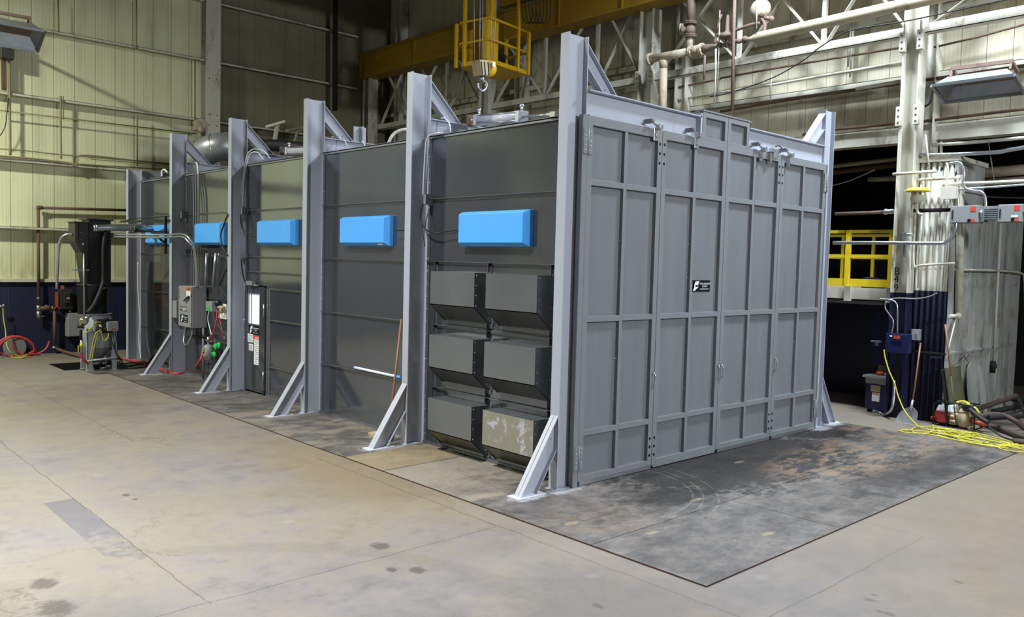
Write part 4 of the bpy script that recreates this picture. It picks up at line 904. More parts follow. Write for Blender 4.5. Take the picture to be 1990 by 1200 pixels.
m = MB().tube([(-.95, yb-.05, 3.15), (-1.0, yb-.08, 2.7), (-1.0, yb-.07, 2.1), (-1.05, yb-.1, 1.85), (-1.2, yb-.13, 1.5), (-1.33, yb-.1, 1.3)], .045, 10); h_ = obj('black_hose', m, 'rubber', t)
m = MB().lathe((-1.02, yb-.08, 1.83), (0, 0, 1), [(0, .055), (.03, .055)], 12); obj('hose_clamp', m, 'steel', h_)
m = MB().tube([(-1.19, yb-.02, 3.16), (-1.0, yb-.03, 3.17), (-.7, yb-.03, 3.20), (-.3, yb-.03, 3.22), (-.1, yb+.02, 3.22), (.04, yb+.2, 3.21), (.22, yb+.35, 3.2)], .078, 18); p_ = obj('suction_pipe', m, 'steel', t)
for x in (-1.14, -.43, -.35): m = MB().lathe((x-.01, yb-.03, 3.165+(x+1.14)*.05), (1, 0, 0), [(0, .085), (.025, .085)], 18); obj('pipe_collar', m, 'steel', p_)
m = MB().tube([(-1.55, yb+.2, 3.02), (-1.67, yb+.25, 3.0), (-1.76, yb+.3, 2.9), (-1.79, yb+.35, 2.7), (-1.80, yb+.4, 2.3), (-1.8, yb+.5, 1.80)], .028, 10); solo('conduit', m, 'conduit', 'bright steel conduit bending down from the black hopper to the disconnect switch', 'conduit')
m = MB().cyl((-1.38, yb-.02, 1.2), (-1.38, yb+.0, 2.6), .02, 8).cyl((-1.33, yb+.1, 1.95), (-1.36, yb+.1, 2.6), .016, 8).box(-1.62, -1.25, yb, yb+.02, 2.22, 2.25); solo('support_rod', m, 'conduit', 'thin pale uprights with a cross tab beside the black hopper', 'support')

t = thing('blast_pot', 'grey blast pot on angle legs with yellow tubes at the edge of the pit', 'blast pot', (-1.05, 13.35, 0))
cx_, cy_ = -1.06, 13.40
m = MB().lathe((cx_, cy_, .50), (0, 0, 1), [(0, .27), (.02, .30), (.55, .30), (.68, .28), (.74, .24), (.76, .30), (.765, .30)], 28); obj('vessel', m, 'post', t)
m = MB().lathe((cx_, cy_, .16), (0, 0, 1), [(0, .05), (.34, .285), (.35, .285)], 24); obj('cone', m, 'frame', t)
for x, y in ((-1.31, 13.06), (-.80, 13.06), (-1.31, 13.5), (-.80, 13.5)):
    m = MB(); z0 = .012
    m.box(x-.055, x+.055, y, y+.012, z0, .95); m.box(x-.055 if x < -1 else x+.043, x-.043 if x < -1 else x+.055, y, y+.08, z0, .95); m.box(x-.07, x+.07, y-.03, y+.09, z0, z0+.012)
    obj('leg', m, 'post', t)
m = MB().cyl((-1.38, 13.04, .245), (-.70, 13.04, .29), .02, 8); obj('cross_bar', m, 'post', t)
m = MB().lathe((cx_, cy_-.05, .02), (0, 0, 1), [(0, .08), (.05, .13), (.12, .13), (.16, .06)], 14).cyl((cx_-.2, cy_-.15, .12), (cx_+.22, cy_-.15, .16), .05, 10).ball((cx_+.05, cy_-.2, .17), .07); b_ = obj('grit_valve', m, 'rubber', t)
m = MB().cyl((cx_-.03, cy_-.26, .05), (cx_+.14, cy_-.26, .07), .02, 8).cyl((cx_+.02, cy_-.27, .17), (cx_+.12, cy_-.27, .18), .03, 8); obj('bright_fitting', m, 'steel', b_)
m = MB().box(-1.18, -.86, 13.0, 13.1, .85, 1.16).cyl((-1.16, 12.98, .93), (-.9, 12.98, .93), .05, 10).cyl((-1.0, 12.97, 1.14), (-1.0, 12.97, 1.2), .05, 10); obj('valve_block', m, 'rubber', t, .01)
m = MB().box(-1.0, -.78, 12.88, 12.99, .90, 1.11); c_b = obj('control_box', m, 'cabinet', t, .004)
m = MB().box(-.93, -.83, 12.874, 12.88, .93, .955); obj('orange_sticker', m, 'orange', c_b)
for z in (1.01, .89): m = MB().cyl((-1.13, 12.99, z), (-1.13, 12.93, z), .022, 10); obj('white_fitting', m, 'white', t)
m = MB().lathe((-1.45, 13.05, 1.12), (0, -1, 0), [(-.08, .05), (0, .09), (.03, .09), (.06, .04)], 16).cyl((-1.45, 13.05, 1.12), (-1.3, 13.1, 1.25), .045, 10); obj('bright_valve', m, 'steel', t)
m = MB().cyl((-1.5, 13.05, .72), (-1.5, 13.05, 1.1), .03, 10).cyl((-1.5, 13.05, .98), (-1.5, 13.05, 1.05), .075, 14); obj('tee_valve', m, 'rubber', t)
m = MB().cyl((-1.5, 13.05, .94), (-1.5, 13.05, .985), .065, 12).cyl((-1.49, 13.05, .42), (-1.49, 13.05, .72), .028, 8); obj('nipple', m, 'conduit', t)
m = MB().cyl((-1.49, 13.05, .55), (-1.49, 13.05, .64), .038, 8).bar((-1.56, 13.03, .60), (-1.56, 13.03, .45), .02, .02); obj('brass_ball_valve', m, 'yellow_cable', t)
m = MB().tube([(-1.49, 13.05, .42), (-1.48, 13.05, .33), (-1.43, 13.05, .25), (-1.36, 13.08, .2)], .032, 8); obj('red_hose_stub', m, 'red', t)
for i, pts in enumerate(([(-1.48, 13.0, 1.03), (-1.38, 12.95, .96), (-1.28, 12.95, .98), (-1.2, 12.95, 1.04), (-1.12, 12.95, 1.04)], [(-1.42, 13.0, .86), (-1.36, 12.94, .93), (-1.30, 12.94, 1.05), (-1.2, 12.95, 1.1), (-1.12, 12.97, 1.09)],
        [(-1.14, 12.92, .93), (-1.24, 12.9, .86), (-1.29, 12.92, .7), (-1.31, 12.95, .5), (-1.36, 13, .22)], [(-1.14, 12.92, .9), (-1.21, 12.9, .82), (-1.26, 12.92, .6), (-1.29, 12.95, .4), (-1.30, 13, .2)],
        [(-1.13, 12.92, .88), (-1.10, 12.9, .74), (-1.08, 12.9, .68), (-1.0, 12.9, .75), (-.96, 12.95, .86)], [(-1.47, 13, 1.2), (-1.53, 13.0, 1.17), (-1.52, 13.0, 1.08), (-1.49, 13, 1.0)])):
    obj('yellow_tube', MB().tube(pts, .010, 6), 'yellow_cable', t)
for i in range(3): obj('black_lead', MB().tube([(-.95+i*.06, 12.93, .88), (-.92+i*.05, 12.9, .7), (-.84, 12.9, .45), (-.74+.03*i, 12.92, .2), (-.78+.05*i, 12.95, .03)], .009, 6), 'rubber', t)

# ================================================================== back wall services
YW = 16.95
t = thing('rusty_water_pipe', 'rusty brown pipe running along the back wall and down past the red hose coil', 'pipe', (-1, YW, .2))
m = MB().cyl(PY(76, 404, YW), PY(250, 409, YW), .036, 12); obj('horizontal_run', m, 'rustpipe', t)
m = MB().cyl(PY(74.5, 404, YW), PY(75, 612, YW), .036, 12); obj('downpipe', m, 'rustpipe', t)
m = MB().ball(PY(75, 404, YW), .06).cyl(PY(75, 404, YW), PY(82, 404, YW), .052, 10); obj('elbow', m, 'rustpipe', t)
m = MB().cyl(PY(75, 594, YW), PY(75, 604, YW), .055, 12).cyl(PY(75, 579, YW), PY(75, 581, YW), .05, 10); obj('tee', m, 'conduit', t)
m = MB().cyl(PY(77, 599, YW), PY(106, 600, YW), .05, 12).lathe(PY(84, 599, YW), (1, 0, 0), [(0, .05), (.05, .065), (.12, .065), (.17, .05)], 12).cyl(PY(90, 599, YW), PY(90, 593, YW), .03, 8); obj('valve', m, 'rustpipe', t)
m = MB().cyl(PY(100, 599, YW), PY(102, 599, YW), .06, 10).cyl(PY(106, 677, YW), PY(106, 674, YW), .07, 10); obj('union', m, 'conduit', t)
m = MB().cyl(PY(106, 598, YW), PY(106, 677, YW), .04, 12); obj('drop_pipe', m, 'rustpipe', t)
m = MB().cyl(PY(75, 605, YW), PY(75, 619, YW), .05, 10).cyl(PY(79, 615, YW), PY(87, 615, YW), .015, 6); obj('hose_bib', m, 'conduit', t)
a = PY(107, 677, YW); m = MB().tube([a, PZ(125, 684, .06), PZ(160, 694, .05), PZ(180, 700, .04)], .04, 12, False); obj('floor_run', m, 'rustpipe', t)
# disconnect switch and cabinet
p0, p1 = PY(118.5, 563, 16.75), PY(142, 601, 16.75)
t = thing('disconnect_switch', 'grey-brown disconnect switch box with an orange bracket on the navy wall', 'switch box', (p0.x, 16.8, p1.z))
m = MB().box(p0.x, p1.x, 16.75, 17.08, p1.z, p0.z); obj('box', m, 'tan' if 0 else 'olive', t, .01)
m = MB().box(p0.x+.05, p1.x-.06, 16.70, 16.75, p1.z+.14, p0.z-.06); c_ = obj('cover', m, 'olive', t, .02)
m = MB().box((p0.x+p1.x)/2-.02, (p0.x+p1.x)/2+.04, 16.67, 16.70, p1.z+.26, p1.z+.30); obj('latch', m, 'tan', c_)
m = MB().box(p0.x-.10, p0.x-.04, 16.85, 16.9, p1.z, p0.z-.07).box(p0.x-.14, p0.x, 16.85, 16.9, p1.z, p1.z+.04).box(p0.x+.03, p0.x+.1, 16.85, 16.9, p0.z, p0.z+.1); obj('orange_bracket', m, 'orange', t)
p0, p1 = PY(132, 609, 16.8), PY(162, 654, 16.8)
t = thing('wall_cabinet', 'plain grey wall cabinet behind the blast pot, below the disconnect switch', 'cabinet', (p0.x, 16.9, p1.z))
m = MB().box(p0.x, p1.x+.1, 16.8, 17.08, p1.z, p0.z); obj('enclosure', m, 'cabinet', t, .008)
m = MB().box(p0.x+.02, p1.x+.08, 16.785, 16.8, p1.z+.02, p0.z-.02); obj('door', m, 'cabinet', t, .004)
m = MB().cyl(PY(136, 601, 16.85), PY(136, 609, 16.85), .03, 8); obj('conduit_stub', m, 'conduit', t)
# hose coil, disk, yellow cable
t = thing('hose_coil', 'loosely coiled red hose against the navy back wall at the left edge', 'hose', (-1.9, 16.9, 0))
yc = 16.86
def loop(pts, y): return [PY(a, b, y) for a, b in pts]
m = MB().tube(loop([(58, 691), (40, 694), (18, 692), (2, 686), (-6, 676), (0, 664), (14, 656), (30, 654), (46, 657), (60, 665), (67, 676), (68, 684), (60, 690), (44, 690), (32, 683), (25, 673), (26, 664), (36, 659), (50, 661), (62, 670), (70, 680), (68, 688), (58, 691.5)], 16.75), .024, 10); obj('coil', m, 'red', t)
m = MB().tube([PY(-3, 680, 16.7), PY(2, 668, 16.7), PY(16, 658, 16.7), PY(34, 655, 16.7), PY(52, 661, 16.7), PY(64, 671, 16.7), PY(66, 682, 16.7), PY(56, 688, 16.7), PY(70, 688, 16.7), PY(82, 684, 16.7), PY(91, 676, 16.7), PY(96, 664, 16.8)], .023, 10); obj('free_end', m, 'red', t)
a = PY(29, 676, 17.0); m = MB().lathe((a.x, 17.04, a.z), (0, -1, 0), [(0, .26), (.03, .26), (.03, .25)], 32); solo('metal_disc', m, 'rust', 'grey round metal disc leaning on the back wall inside the red hose coil', 'disc')
bpy.data.objects['metal_disc'].data.materials[0] = M['frame']
m = MB().cyl(PY(-2, 595, 16.9), PY(5, 597, 16.9), .03, 8).ball(PY(7, 594, 16.9), .035); solo('wall_tap', m, 'steel', 'small bright tap on the navy wall at the left edge', 'tap')
m = MB().tube([PY(6, 600, 16.85), PY(7, 620, 16.85), PY(11, 645, 16.8), PY(12, 665, 16.7), PY(18, 682, 16.6), PZ(34, 692, .03), PZ(50, 692, .03), PZ(50, 688, .03), PZ(38, 689, .03), PZ(22, 694, .02), PZ(40, 696, .02), PZ(60, 693, .02)], .014, 7); solo('air_line', m, 'yellow_cable', 'thin yellow line hanging from the wall tap over the red hose coil', 'cable')
# conduits on the back wall
WC = [([(-5, 214), (380, 260)], .018, 'straight, just under the second girt'), ([(-5, 289), (60, 294), (122, 301), (330, 318)], .016, 'upper one of the pair above the third girt'),
      ([(-5, 303), (60, 308), (135, 317), (142, 323), (150, 318), (152, 306), (160, 302), (200, 305), (330, 321)], .02, 'kinked, crossing above the third girt'),
      ([(-5, 306), (100, 314), (150, 319), (330, 330)], .018, 'lowest, resting on the third girt'), ([(180, 303), (181, 310), (260, 316), (330, 325)], .012, 'short, starting in the middle of the wall'),
      ([(18, 62), (18, 130), (19, 190), (20, 302)], .03, 'upright below the heater'), ([(118, 187), (118, 250), (119, 309)], .026, 'upright in the middle of the left bay'),
      ([(123, 187), (123, 232)], .014, 'short upright beside the middle one'), ([(267, 225), (267, 322)], .02, 'upright left of the fifth post'), ([(379, 116), (379, 246)], .02, 'upright beside the wide-flange column'),
      ([(113, 0), (114, 62)], .02, 'upright at the top edge'), ([(265, 0), (265, 96)], .018, 'upright at the top edge, further right')]
for i, (pts, r, w_) in enumerate(WC):
    solo('wall_conduit', MB().tube([PY(a, b, 16.84) for a, b in pts], r, 7, len(pts) > 2), 'wallpipe', 'thin wall conduit %s' % w_, 'conduit', 'conduits on the back wall')
m = MB().tube([PY(16, 190, 16.8), PY(14, 215, 16.8), PY(10, 245, 16.8), PY(0, 264, 16.8), PY(-8, 268, 16.8)], .012, 6); solo('loose_cable', m, 'rubber', 'dark loose cable hanging in a bow at the left edge of the back wall', 'cable')
m = MB().cyl(PY(652, -20, 16.5), PY(651, 215, 16.5), .08, 12); solo('dark_downpipe', m, 'dark', 'dark vertical pipe on the back wall between the third post and the corner column', 'pipe')
a = PY(391, 246, 16.8); m = MB().box(a.x-.18, a.x+.1, 16.7, 16.95, a.z-.12, a.z+.15).ball((a.x-.03, 16.75, a.z-.1), .1); solo('wall_fixture', m, 'cream_pipe', 'small cream box fixture at the foot of the wide-flange column above the duct', 'fixture')
t = thing('wall_bracket', 'cream pipe bracket sticking up behind the fourth and third posts', 'bracket', PY(540, 250, 15.5))
m = MB().bar(PY(517, 247, 15.5), PY(555, 236, 15.0), .07, .07); obj('arm', m, 'cream', t)
m = MB().bar(PY(539, 241, 15.3), PY(533, 278, 15.3), .09, .09); obj('upright', m, 'cream', t)
m = MB().bar(PY(556, 254, 16), PY(592, 246, 16), .05, .05).bar(PY(581, 250, 16), PY(572, 275, 16), .05, .05); obj('rear_strut', m, 'cream', t)

def heater(label, c, L, W, H, rotz, tilt=0.):
    """trapezoid hood of a gas radiant heater, long along local x"""
    t = thing('radiant_heater', label, 'heater', c); R_ = Matrix.Rotation(rotz, 3, 'Z')@Matrix.Rotation(tilt, 3, 'X'); c = V(c)
    T = lambda p: c+R_@V(p)
    l, w_, l2, w2 = L/2, W/2, L/2-.16, W/2-.14
    o = [(-l, -w_, 0), (l, -w_, 0), (l, w_, 0), (-l, w_, 0)]; i_ = [(-l2, -w2, H), (l2, -w2, H), (l2, w2, H), (-l2, w2, H)]
    m = MB()
    for k in range(4):
        a, b = o[k], o[(k+1) % 4]; a2, b2 = i_[k], i_[(k+1) % 4]
        m.hexa([T(a), T(b), T(b2), T(a2)], [T((a[0], a[1], a[2]+.012)), T((b[0], b[1], b[2]+.012)), T((b2[0], b2[1], b2[2]+.012)), T((a2[0], a2[1], a2[2]+.012))])
    obj('reflector', m, 'duct', t)
    m = MB()
    for k in range(4):
        a, b = o[k], o[(k+1) % 4]; m.bar(T(a), T(b), .05, .05)
    obj('rim', m, 'galv_rough', t)
    m = MB().hexa([T((x, y, H)) for x, y, z in i_], [T((x, y, H+.02)) for x, y, z in i_]); obj('burner_plate', m, 'rust', t)
    m = MB()
    for y in (-w2, w2): m.bar(T((-l+.1, y, H+.14)), T((l-.2, y, H+.16)), .06, .06)
    for x in (-l+.12, l-.22): m.bar(T((x, -w2, H+.14)), T((x, w2, H+.14)), .05, .05)
    obj('support_frame', m, 'rust', t)
    for x in (-l+.12, l-.22):
        for y in (-w2, w2): obj('hanger', MB().bar(T((x, y, H+.14)), T((x, y, H+.0)), .03, .03), 'rust', t)
    return t
a = PY(10, 50, 14.5); t = heater('long radiant heater hood hanging high at the left edge of the picture', (a.x-.15, 14.3, a.z-.25), 1.6, .7, .26, 0, -.5)
m = MB().cyl((a.x+.1, 14.3, a.z+.1), (a.x+.1, 16.9, a.z+.3), .04, 8); obj('wall_arm', m, 'cream', t)
m = MB().bar(PY(6, 60, 16.9), PY(8, 175, 16.9), .12, .1); solo('wall_post', m, 'rustpipe', 'short rusty post on the back wall below the left heater', 'post')
a = PY(12, 90, 16.7); m = MB().box(a.x-.12, a.x+.15, 16.6, 16.9, a.z-.3, a.z+.2); solo('wall_box', m, 'olive', 'dark square box on the back wall below the left heater', 'box', None, .01)

# ================================================================== crane cab and hook
ZP = 7.35
N_, L_, R_, B_ = PZ(950, 121, ZP), PZ(886, 132, ZP), PZ(1026, 146, ZP), PZ(972, 159, ZP)
t = thing('crane_cab', 'yellow open crane cab with guard rails hanging below the crane bridge', 'crane cab', (N_+B_)/2)
# outline: rounded left corner
out = [N_, N_.lerp(L_, .55), L_.lerp(N_, .18), L_.lerp(B_, .12), L_.lerp(B_, .45), B_.lerp(L_, .12), B_.lerp(R_, .12), R_.lerp(B_, .05), R_.lerp(N_, .05)]
m = MB().prism([p for p in out], (0, 0, .10)); obj('platform', m, 'cab', t)
for h, nm in ((1.05, 'top_rail'), (.55, 'mid_rail')):
    m = MB()
    m.tube([N_+V((0, 0, h)), N_.lerp(L_, .5)+V((0, 0, h)), L_.lerp(N_, .12)+V((0, 0, h)), L_.lerp(B_, .2)+V((0, 0, h)), L_.lerp(B_, .5)+V((0, 0, h))], .03, 8)
    m.tube([N_+V((0, 0, h)), R_+V((0, 0, h)), R_.lerp(B_, .8)+V((0, 0, h))], .03, 8, False); obj(nm, m, 'cab', t)
for p, h in ((N_.lerp(R_, .72), 2.4), (R_, 1.05), (L_.lerp(N_, .25), 2.4), (L_, 1.05), (L_.lerp(B_, .5), 1.05), (R_.lerp(B_, .8), 1.05)):
    m = MB().bar(p, p+V((0, 0, h)), .07, .07); obj('rail_post', m, 'cab', t)
dx = (R_-N_).normalized(); dl = (L_-N_).normalized()
b0 = N_+dl*.06; m = MB().prism([b0, b0+dx*.42, b0+dx*.42+dl*.16, b0+dl*.16][0:4], (0, 0, 1.08)); obj('control_desk', m, 'cab', t, .01)
b0 = L_.lerp(B_, .2); m = MB().box(b0.x-.02, b0.x+.3, b0.y-.3, b0.y, ZP+.1, ZP+.95); obj('side_panel', m, 'cab', t)
b0 = N_.lerp(R_, .25)+dl*.3; m = MB().bar(b0, b0+V((0, 0, 2.6)), .16, .16); obj('hanger_post', m, 'cab', t)
c_ = (N_+B_)/2; m = MB().box(c_.x-.7, c_.x+.6, c_.y-.5, c_.y+.6, ZP+2.1, ZP+2.2); obj('trolley_frame', m, 'cab', t)
m = MB().box(c_.x-.1, c_.x+.35, c_.y, c_.y+.4, ZP+.1, ZP+.5); obj('seat', m, 'dark', t)
for i in range(6):
    q = PX(1012+i*7, -5, 7.2); obj('festoon_loop', MB().tube([q, q+V((.05, -.05, -.5)), q+V((.1, -.15, -.62)), q+V((.2, -.2, -.5)), q+V((.2, -.2, .1))], .012, 6), 'rubber', t)
t = thing('hook_block', 'scuffed yellow hook block with a steel hook hanging in front of the crane cab', 'crane hook', PY(940, 135, 6.4))
q = PY(949, 134, 6.4); dv = V((.6, -.8, 0)); side = V((-.8, -.6, 0)).normalized()
m = MB().lathe(q-side*-.02, side, [(-.08, .14), (-.06, .17), (.04, .17), (.07, .1)], 18); obj('sheave_cover', m, 'cab', t)
e = PY(929, 133, 6.4); m = MB().bar(q+(e-q)*.3, e+(e-q)*.15, .26, .30); obj('block_body', m, 'tan', t, .01)
for k in (.35, .7, 1.0): b_ = q+(e-q)*k; obj('dark_stripe', MB().bar(b_-V((0, 0, .02)), b_+(e-q)*.1-V((0, 0, .02)), .275, .26), 'black', t)
m = MB().box(q.x-.03, q.x+.05, q.y-.16, q.y-.15, q.z+.02, q.z+.12); obj('white_tag', m, 'label', t)
h = PY(938, 150, 6.4); dx2 = (PY(950, 150, 6.4)-h).normalized()
m = MB().tube([h, h-V((0, 0, .06)), h+dx2*.10-V((0, 0, .12)), h+dx2*.09-V((0, 0, .22)), h-V((0, 0, .28)), h-dx2*.10-V((0, 0, .22)), h-dx2*.12-V((0, 0, .12))], lambda u: .045*(1-.5*u), 10); obj('hook', m, 'steel', t)
m = MB().cyl(h, h+V((0, 0, .1)), .05, 10); obj('swivel', m, 'rubber', t)
for i, (pa, pb) in enumerate(((922, 921), (932, 933), (938, 938), (954, 955), (957, 966))):
    m = MB().cyl(PY(pa, 122, 6.4), PY(pb, -10, 6.45), .009, 6); obj('hoist_rope', m, 'cord', t)
#PART4

# ================================================================== right side: pipework on the wall
XP = 8.05
def pt(px, py, x=XP): return PX(px, py, x)
t = thing('gas_main', 'fat dusty cream pipe with tee, flanges and valves, turning down behind the booth header', 'pipe', pt(1289, 200))
obj('drop_leg', MB().cyl(pt(1290, 118), pt(1287, 260), .085, 18), 'cream_pipe', t)
a, b = pt(1258, 116), pt(1342, 100); d = (b-a).normalized()
m = MB().cyl(a, b, .088, 18); m.lathe(pt(1290, 121), (0, 0, 1), [(-.14, .088), (0, .105), (.03, .1)], 16); obj('tee', m, 'cream_pipe', t)
def flange(p, d, r, nm='flange', mat='rust', par=None):
    m = MB().lathe(p-d*.03, d, [(0, r), (.022, r), (.022, r*.8), (.038, r*.8), (.038, r), (.06, r)], 18); u = d.cross(V((.3, .2, .9))).normalized(); v_ = d.cross(u)
    for k in range(8):
        q = p+(u*math.cos(k*math.pi/4)+v_*math.sin(k*math.pi/4))*r*.84; m.cyl(q-d*.045, q+d*.045, .011, 6)
    return obj(nm, m, mat, par or t)
flange(pt(1263, 115), d, .135, mat='cream_pipe'); flange(pt(1343, 100), d, .125, mat='cream_pipe'); flange(pt(1364, 96), d, .13, mat='cream_pipe')
obj('gate_valve', MB().lathe(pt(1344, 100), d, [(0, .08), (.08, .11), (.16, .11), (.26, .08)], 16).cyl(pt(1355, 97), pt(1355, 90), .05, 10), 'cream_pipe', t)
obj('reducer', MB().lathe(pt(1366, 96), (pt(1400, 86)-pt(1366, 96)), [(0, .085), (.12, .08), (.28, .045), (.36, .04)], 16), 'rust', t)
obj('threaded_run', MB().tube([pt(1395, 88), pt(1410, 87), pt(1425, 80), pt(1440, 80), pt(1460, 76)], .036, 10), 'rust', t)
m = MB(); [m.ball(pt(*q), r) for q, r in (((1400, 88), .06), ((1424, 84), .07), ((1436, 80), .055), ((1448, 76), .065))]; obj('union_fitting', m, 'rust', t)
obj('big_run', MB().lathe(pt(1452, 78), PX(1850, -12, XP)-pt(1452, 78), [(0, .045), (.12, .06), (.24, .105), (10, .105)], 20), 'cream_pipe', t)
obj('support_strap', MB().tube([pt(1466, 66), pt(1467, 78), pt(1469, 92)], .012, 6), 'cream', t)
t2 = t
t = thing('riser_pipe', 'rust-stained flanged riser pipe coming down from the top edge to the tee', 'pipe', pt(1340, 60))
obj('upper_pipe', MB().cyl(pt(1343, -20), pt(1342, 44), .085, 16), 'rust', t); obj('lower_pipe', MB().cyl(pt(1341, 70), pt(1339, 98), .075, 16), 'cream_pipe', t)
flange(pt(1342, 45), V((0, 0, 1)), .14, par=t); flange(pt(1342, 70), V((0, 0, 1)), .125, par=t)
m = MB().lathe(pt(1341, 67), (0, 0, 1), [(0, .07), (.05, .11), (.12, .11), (.2, .08)], 14); m.lathe(pt(1337, 57), (-.5, .8, 0), [(0, .07), (.12, .10), (.14, .10), (.15, .04)], 12); obj('plug_valve', m, 'rust', t)
obj('side_flange', MB().lathe(pt(1330, 56), (-.4, .9, 0), [(0, .12), (.03, .12), (.03, .06), (.06, .06), (.06, .12), (.09, .12)], 14), 'cream_pipe', t)
def regulator(label, c, R_, tall):
    t = thing('gas_regulator', label, 'regulator', c); m = MB().lathe(c, (0, 0, 1), [(-.06, .05), (-.03, R_), (.0, R_*1.04), (.03, R_), (.08, R_*.45), (.12, .045), (tall, .03), (tall+.02, .01)], 20); obj('body', m, 'rust', t)
    obj('stub', MB().cyl(c-V((0, 0, .05)), c-V((0, 0, .22)), .04, 8), 'rust', t); return t
regulator('mushroom-shaped gas regulator with a tall cone, left of the thin orange pipe', pt(1413, 71), .16, .42)
t = thing('round_gas_meter', 'upright round disc-shaped regulator above the start of the long cream pipe', 'regulator', pt(1480, 30))
c_ = pt(1478, 18); m = MB().lathe(c_, (-1, -.3, 0), [(-.08, .06), (-.03, .20), (.02, .20), (.07, .06)], 22); obj('disc', m, 'cream_pipe', t)
m = MB().lathe(pt(1480, 34), (0, 0, 1), [(0, .06), (.1, .05), (.3, .02)], 10).tube([pt(1480, 36), pt(1486, 46), pt(1485, 62)], .04, 8).cyl(pt(1486, 34), pt(1500, 38), .04, 8).ball(pt(1499, 37), .06); obj('pipe_fitting', m, 'rust', t)
obj('branch', MB().tube([pt(1478, 45), pt(1460, 48), pt(1440, 55), pt(1425, 60), pt(1408, 66), pt(1396, 67), pt(1391, 72), pt(1390, 84)], .035, 8), 'rust', t)
cp = lambda pts, r, mat, label, x=XP, nm='wall_pipe', sm=False, grp='slim pipes on the right wall': solo(nm, MB().tube([PX(a, b, x) for a, b in pts], r, 8, sm), mat, label, 'pipe', grp)
cp([(1428, -5), (1426, 60), (1423, 215)], .035, 'rust', 'thin orange-brown vertical pipe crossing the chord left of the big cream pipe', 7.9)
cp([(1391, 95), (1391, 140), (1388, 205)], .018, 'cream', 'thin cream rod hanging below the small elbow', 8.0)
cp([(1399, 20), (1397, 100), (1393, 200)], .012, 'cream', 'thin wire-like rod right of the hanging cream rod', 8.02)
cp([(1471, -5), (1470, 55)], .014, 'cream', 'thin cream rod in front of the round disc regulator', 7.9)
cp([(1370, 108), (1368, 155)], .025, 'rust', 'short dark drain pipe hanging below the reducer')
cp([(1403, 28), (1396, 45), (1391, 64)], .02, 'rust', 'slanted thin rod above the small elbow', 8.0)
cp([(1400, 152), (1500, 134), (1600, 117), (1755, 92)], .022, 'rustpipe', 'dark thin pipe just below the truss chord', 9.0)
cp([(1300, 173), (1400, 154)], .022, 'rustpipe', 'dark thin pipe right of the fat drop pipe', 9.0)
cp([(1300, 197), (1400, 180), (1500, 165), (1600, 147), (1755, 121)], .028, 'cream', 'pale conduit with clamps below the upper girt', 9.0)
cp([(1300, 204), (1400, 190), (1590, 185), (1752, 162)], .03, 'rustpipe', 'brown sloping pipe ending at the numbered column', 8.95)
bpy.data.objects.remove(bpy.data.objects['wall_pipe.009'])
cp([(1400, 217), (1480, 203), (1590, 185), (1752, 162)], .032, 'rustpipe', 'brown pipe crossing the siding behind the numbered column', 8.9)
cp([(1786, 157), (1850, 149), (1990, 128), (2100, 112)], .032, 'rustpipe', 'brown pipe running right above the right-hand heater', 8.9)
cp([(1560, 262), (1629, 251), (1745, 240)], .028, 'rustpipe', 'thin brown pipe behind the top of the right-hand booth post', 8.95)
cp([(1785, 237), (1860, 228), (1990, 212), (2100, 197)], .028, 'rustpipe', 'thin brown pipe below the right-hand heater', 8.95)
cp([(1815, 92), (1900, 72), (1990, 48)], .02, 'rustpipe', 'thin dark pipe at the top right corner', 8.95)
cp([(1380, 188), (1420, 180), (1500, 152), (1560, 118), (1592, 93), (1625, 72), (1660, 57), (1755, 42), (1850, 22), (1960, -2)], .012, 'rubber', 'slack dark cable crossing in front of the truss', 8.0, 'slack_cable', True)
cp([(1664, 173), (1700, 167), (1752, 158)], .035, 'cream', 'short white pipe end beside the brown pipe', 8.85)
for i, (p, q) in enumerate((((1661, 20), (1652, 150)), ((1657, 18), (1648, 130)))):
    cp([p, q], .02, 'cream', '%s of two thin vertical conduits left of the numbered column' % ('right one', 'left one')[i], 9.0)
cp([(1499, 145), (1497, 205)], .01, 'cream', 'very thin hanging wire above the right header beam', 8.9)

# rear column and heater
h = heater('radiant heater hood with a rusty frame hanging on the right-hand wall', PX(1900, 174, 8.3), 1.24, .62, .20, math.pi/2, .32)
cp([(1762, 225), (1790, 210), (1808, 198), (1815, 160)], .02, 'rubber', 'dark cable looping left of the right-hand heater', 8.7, 'loose_cable', True)

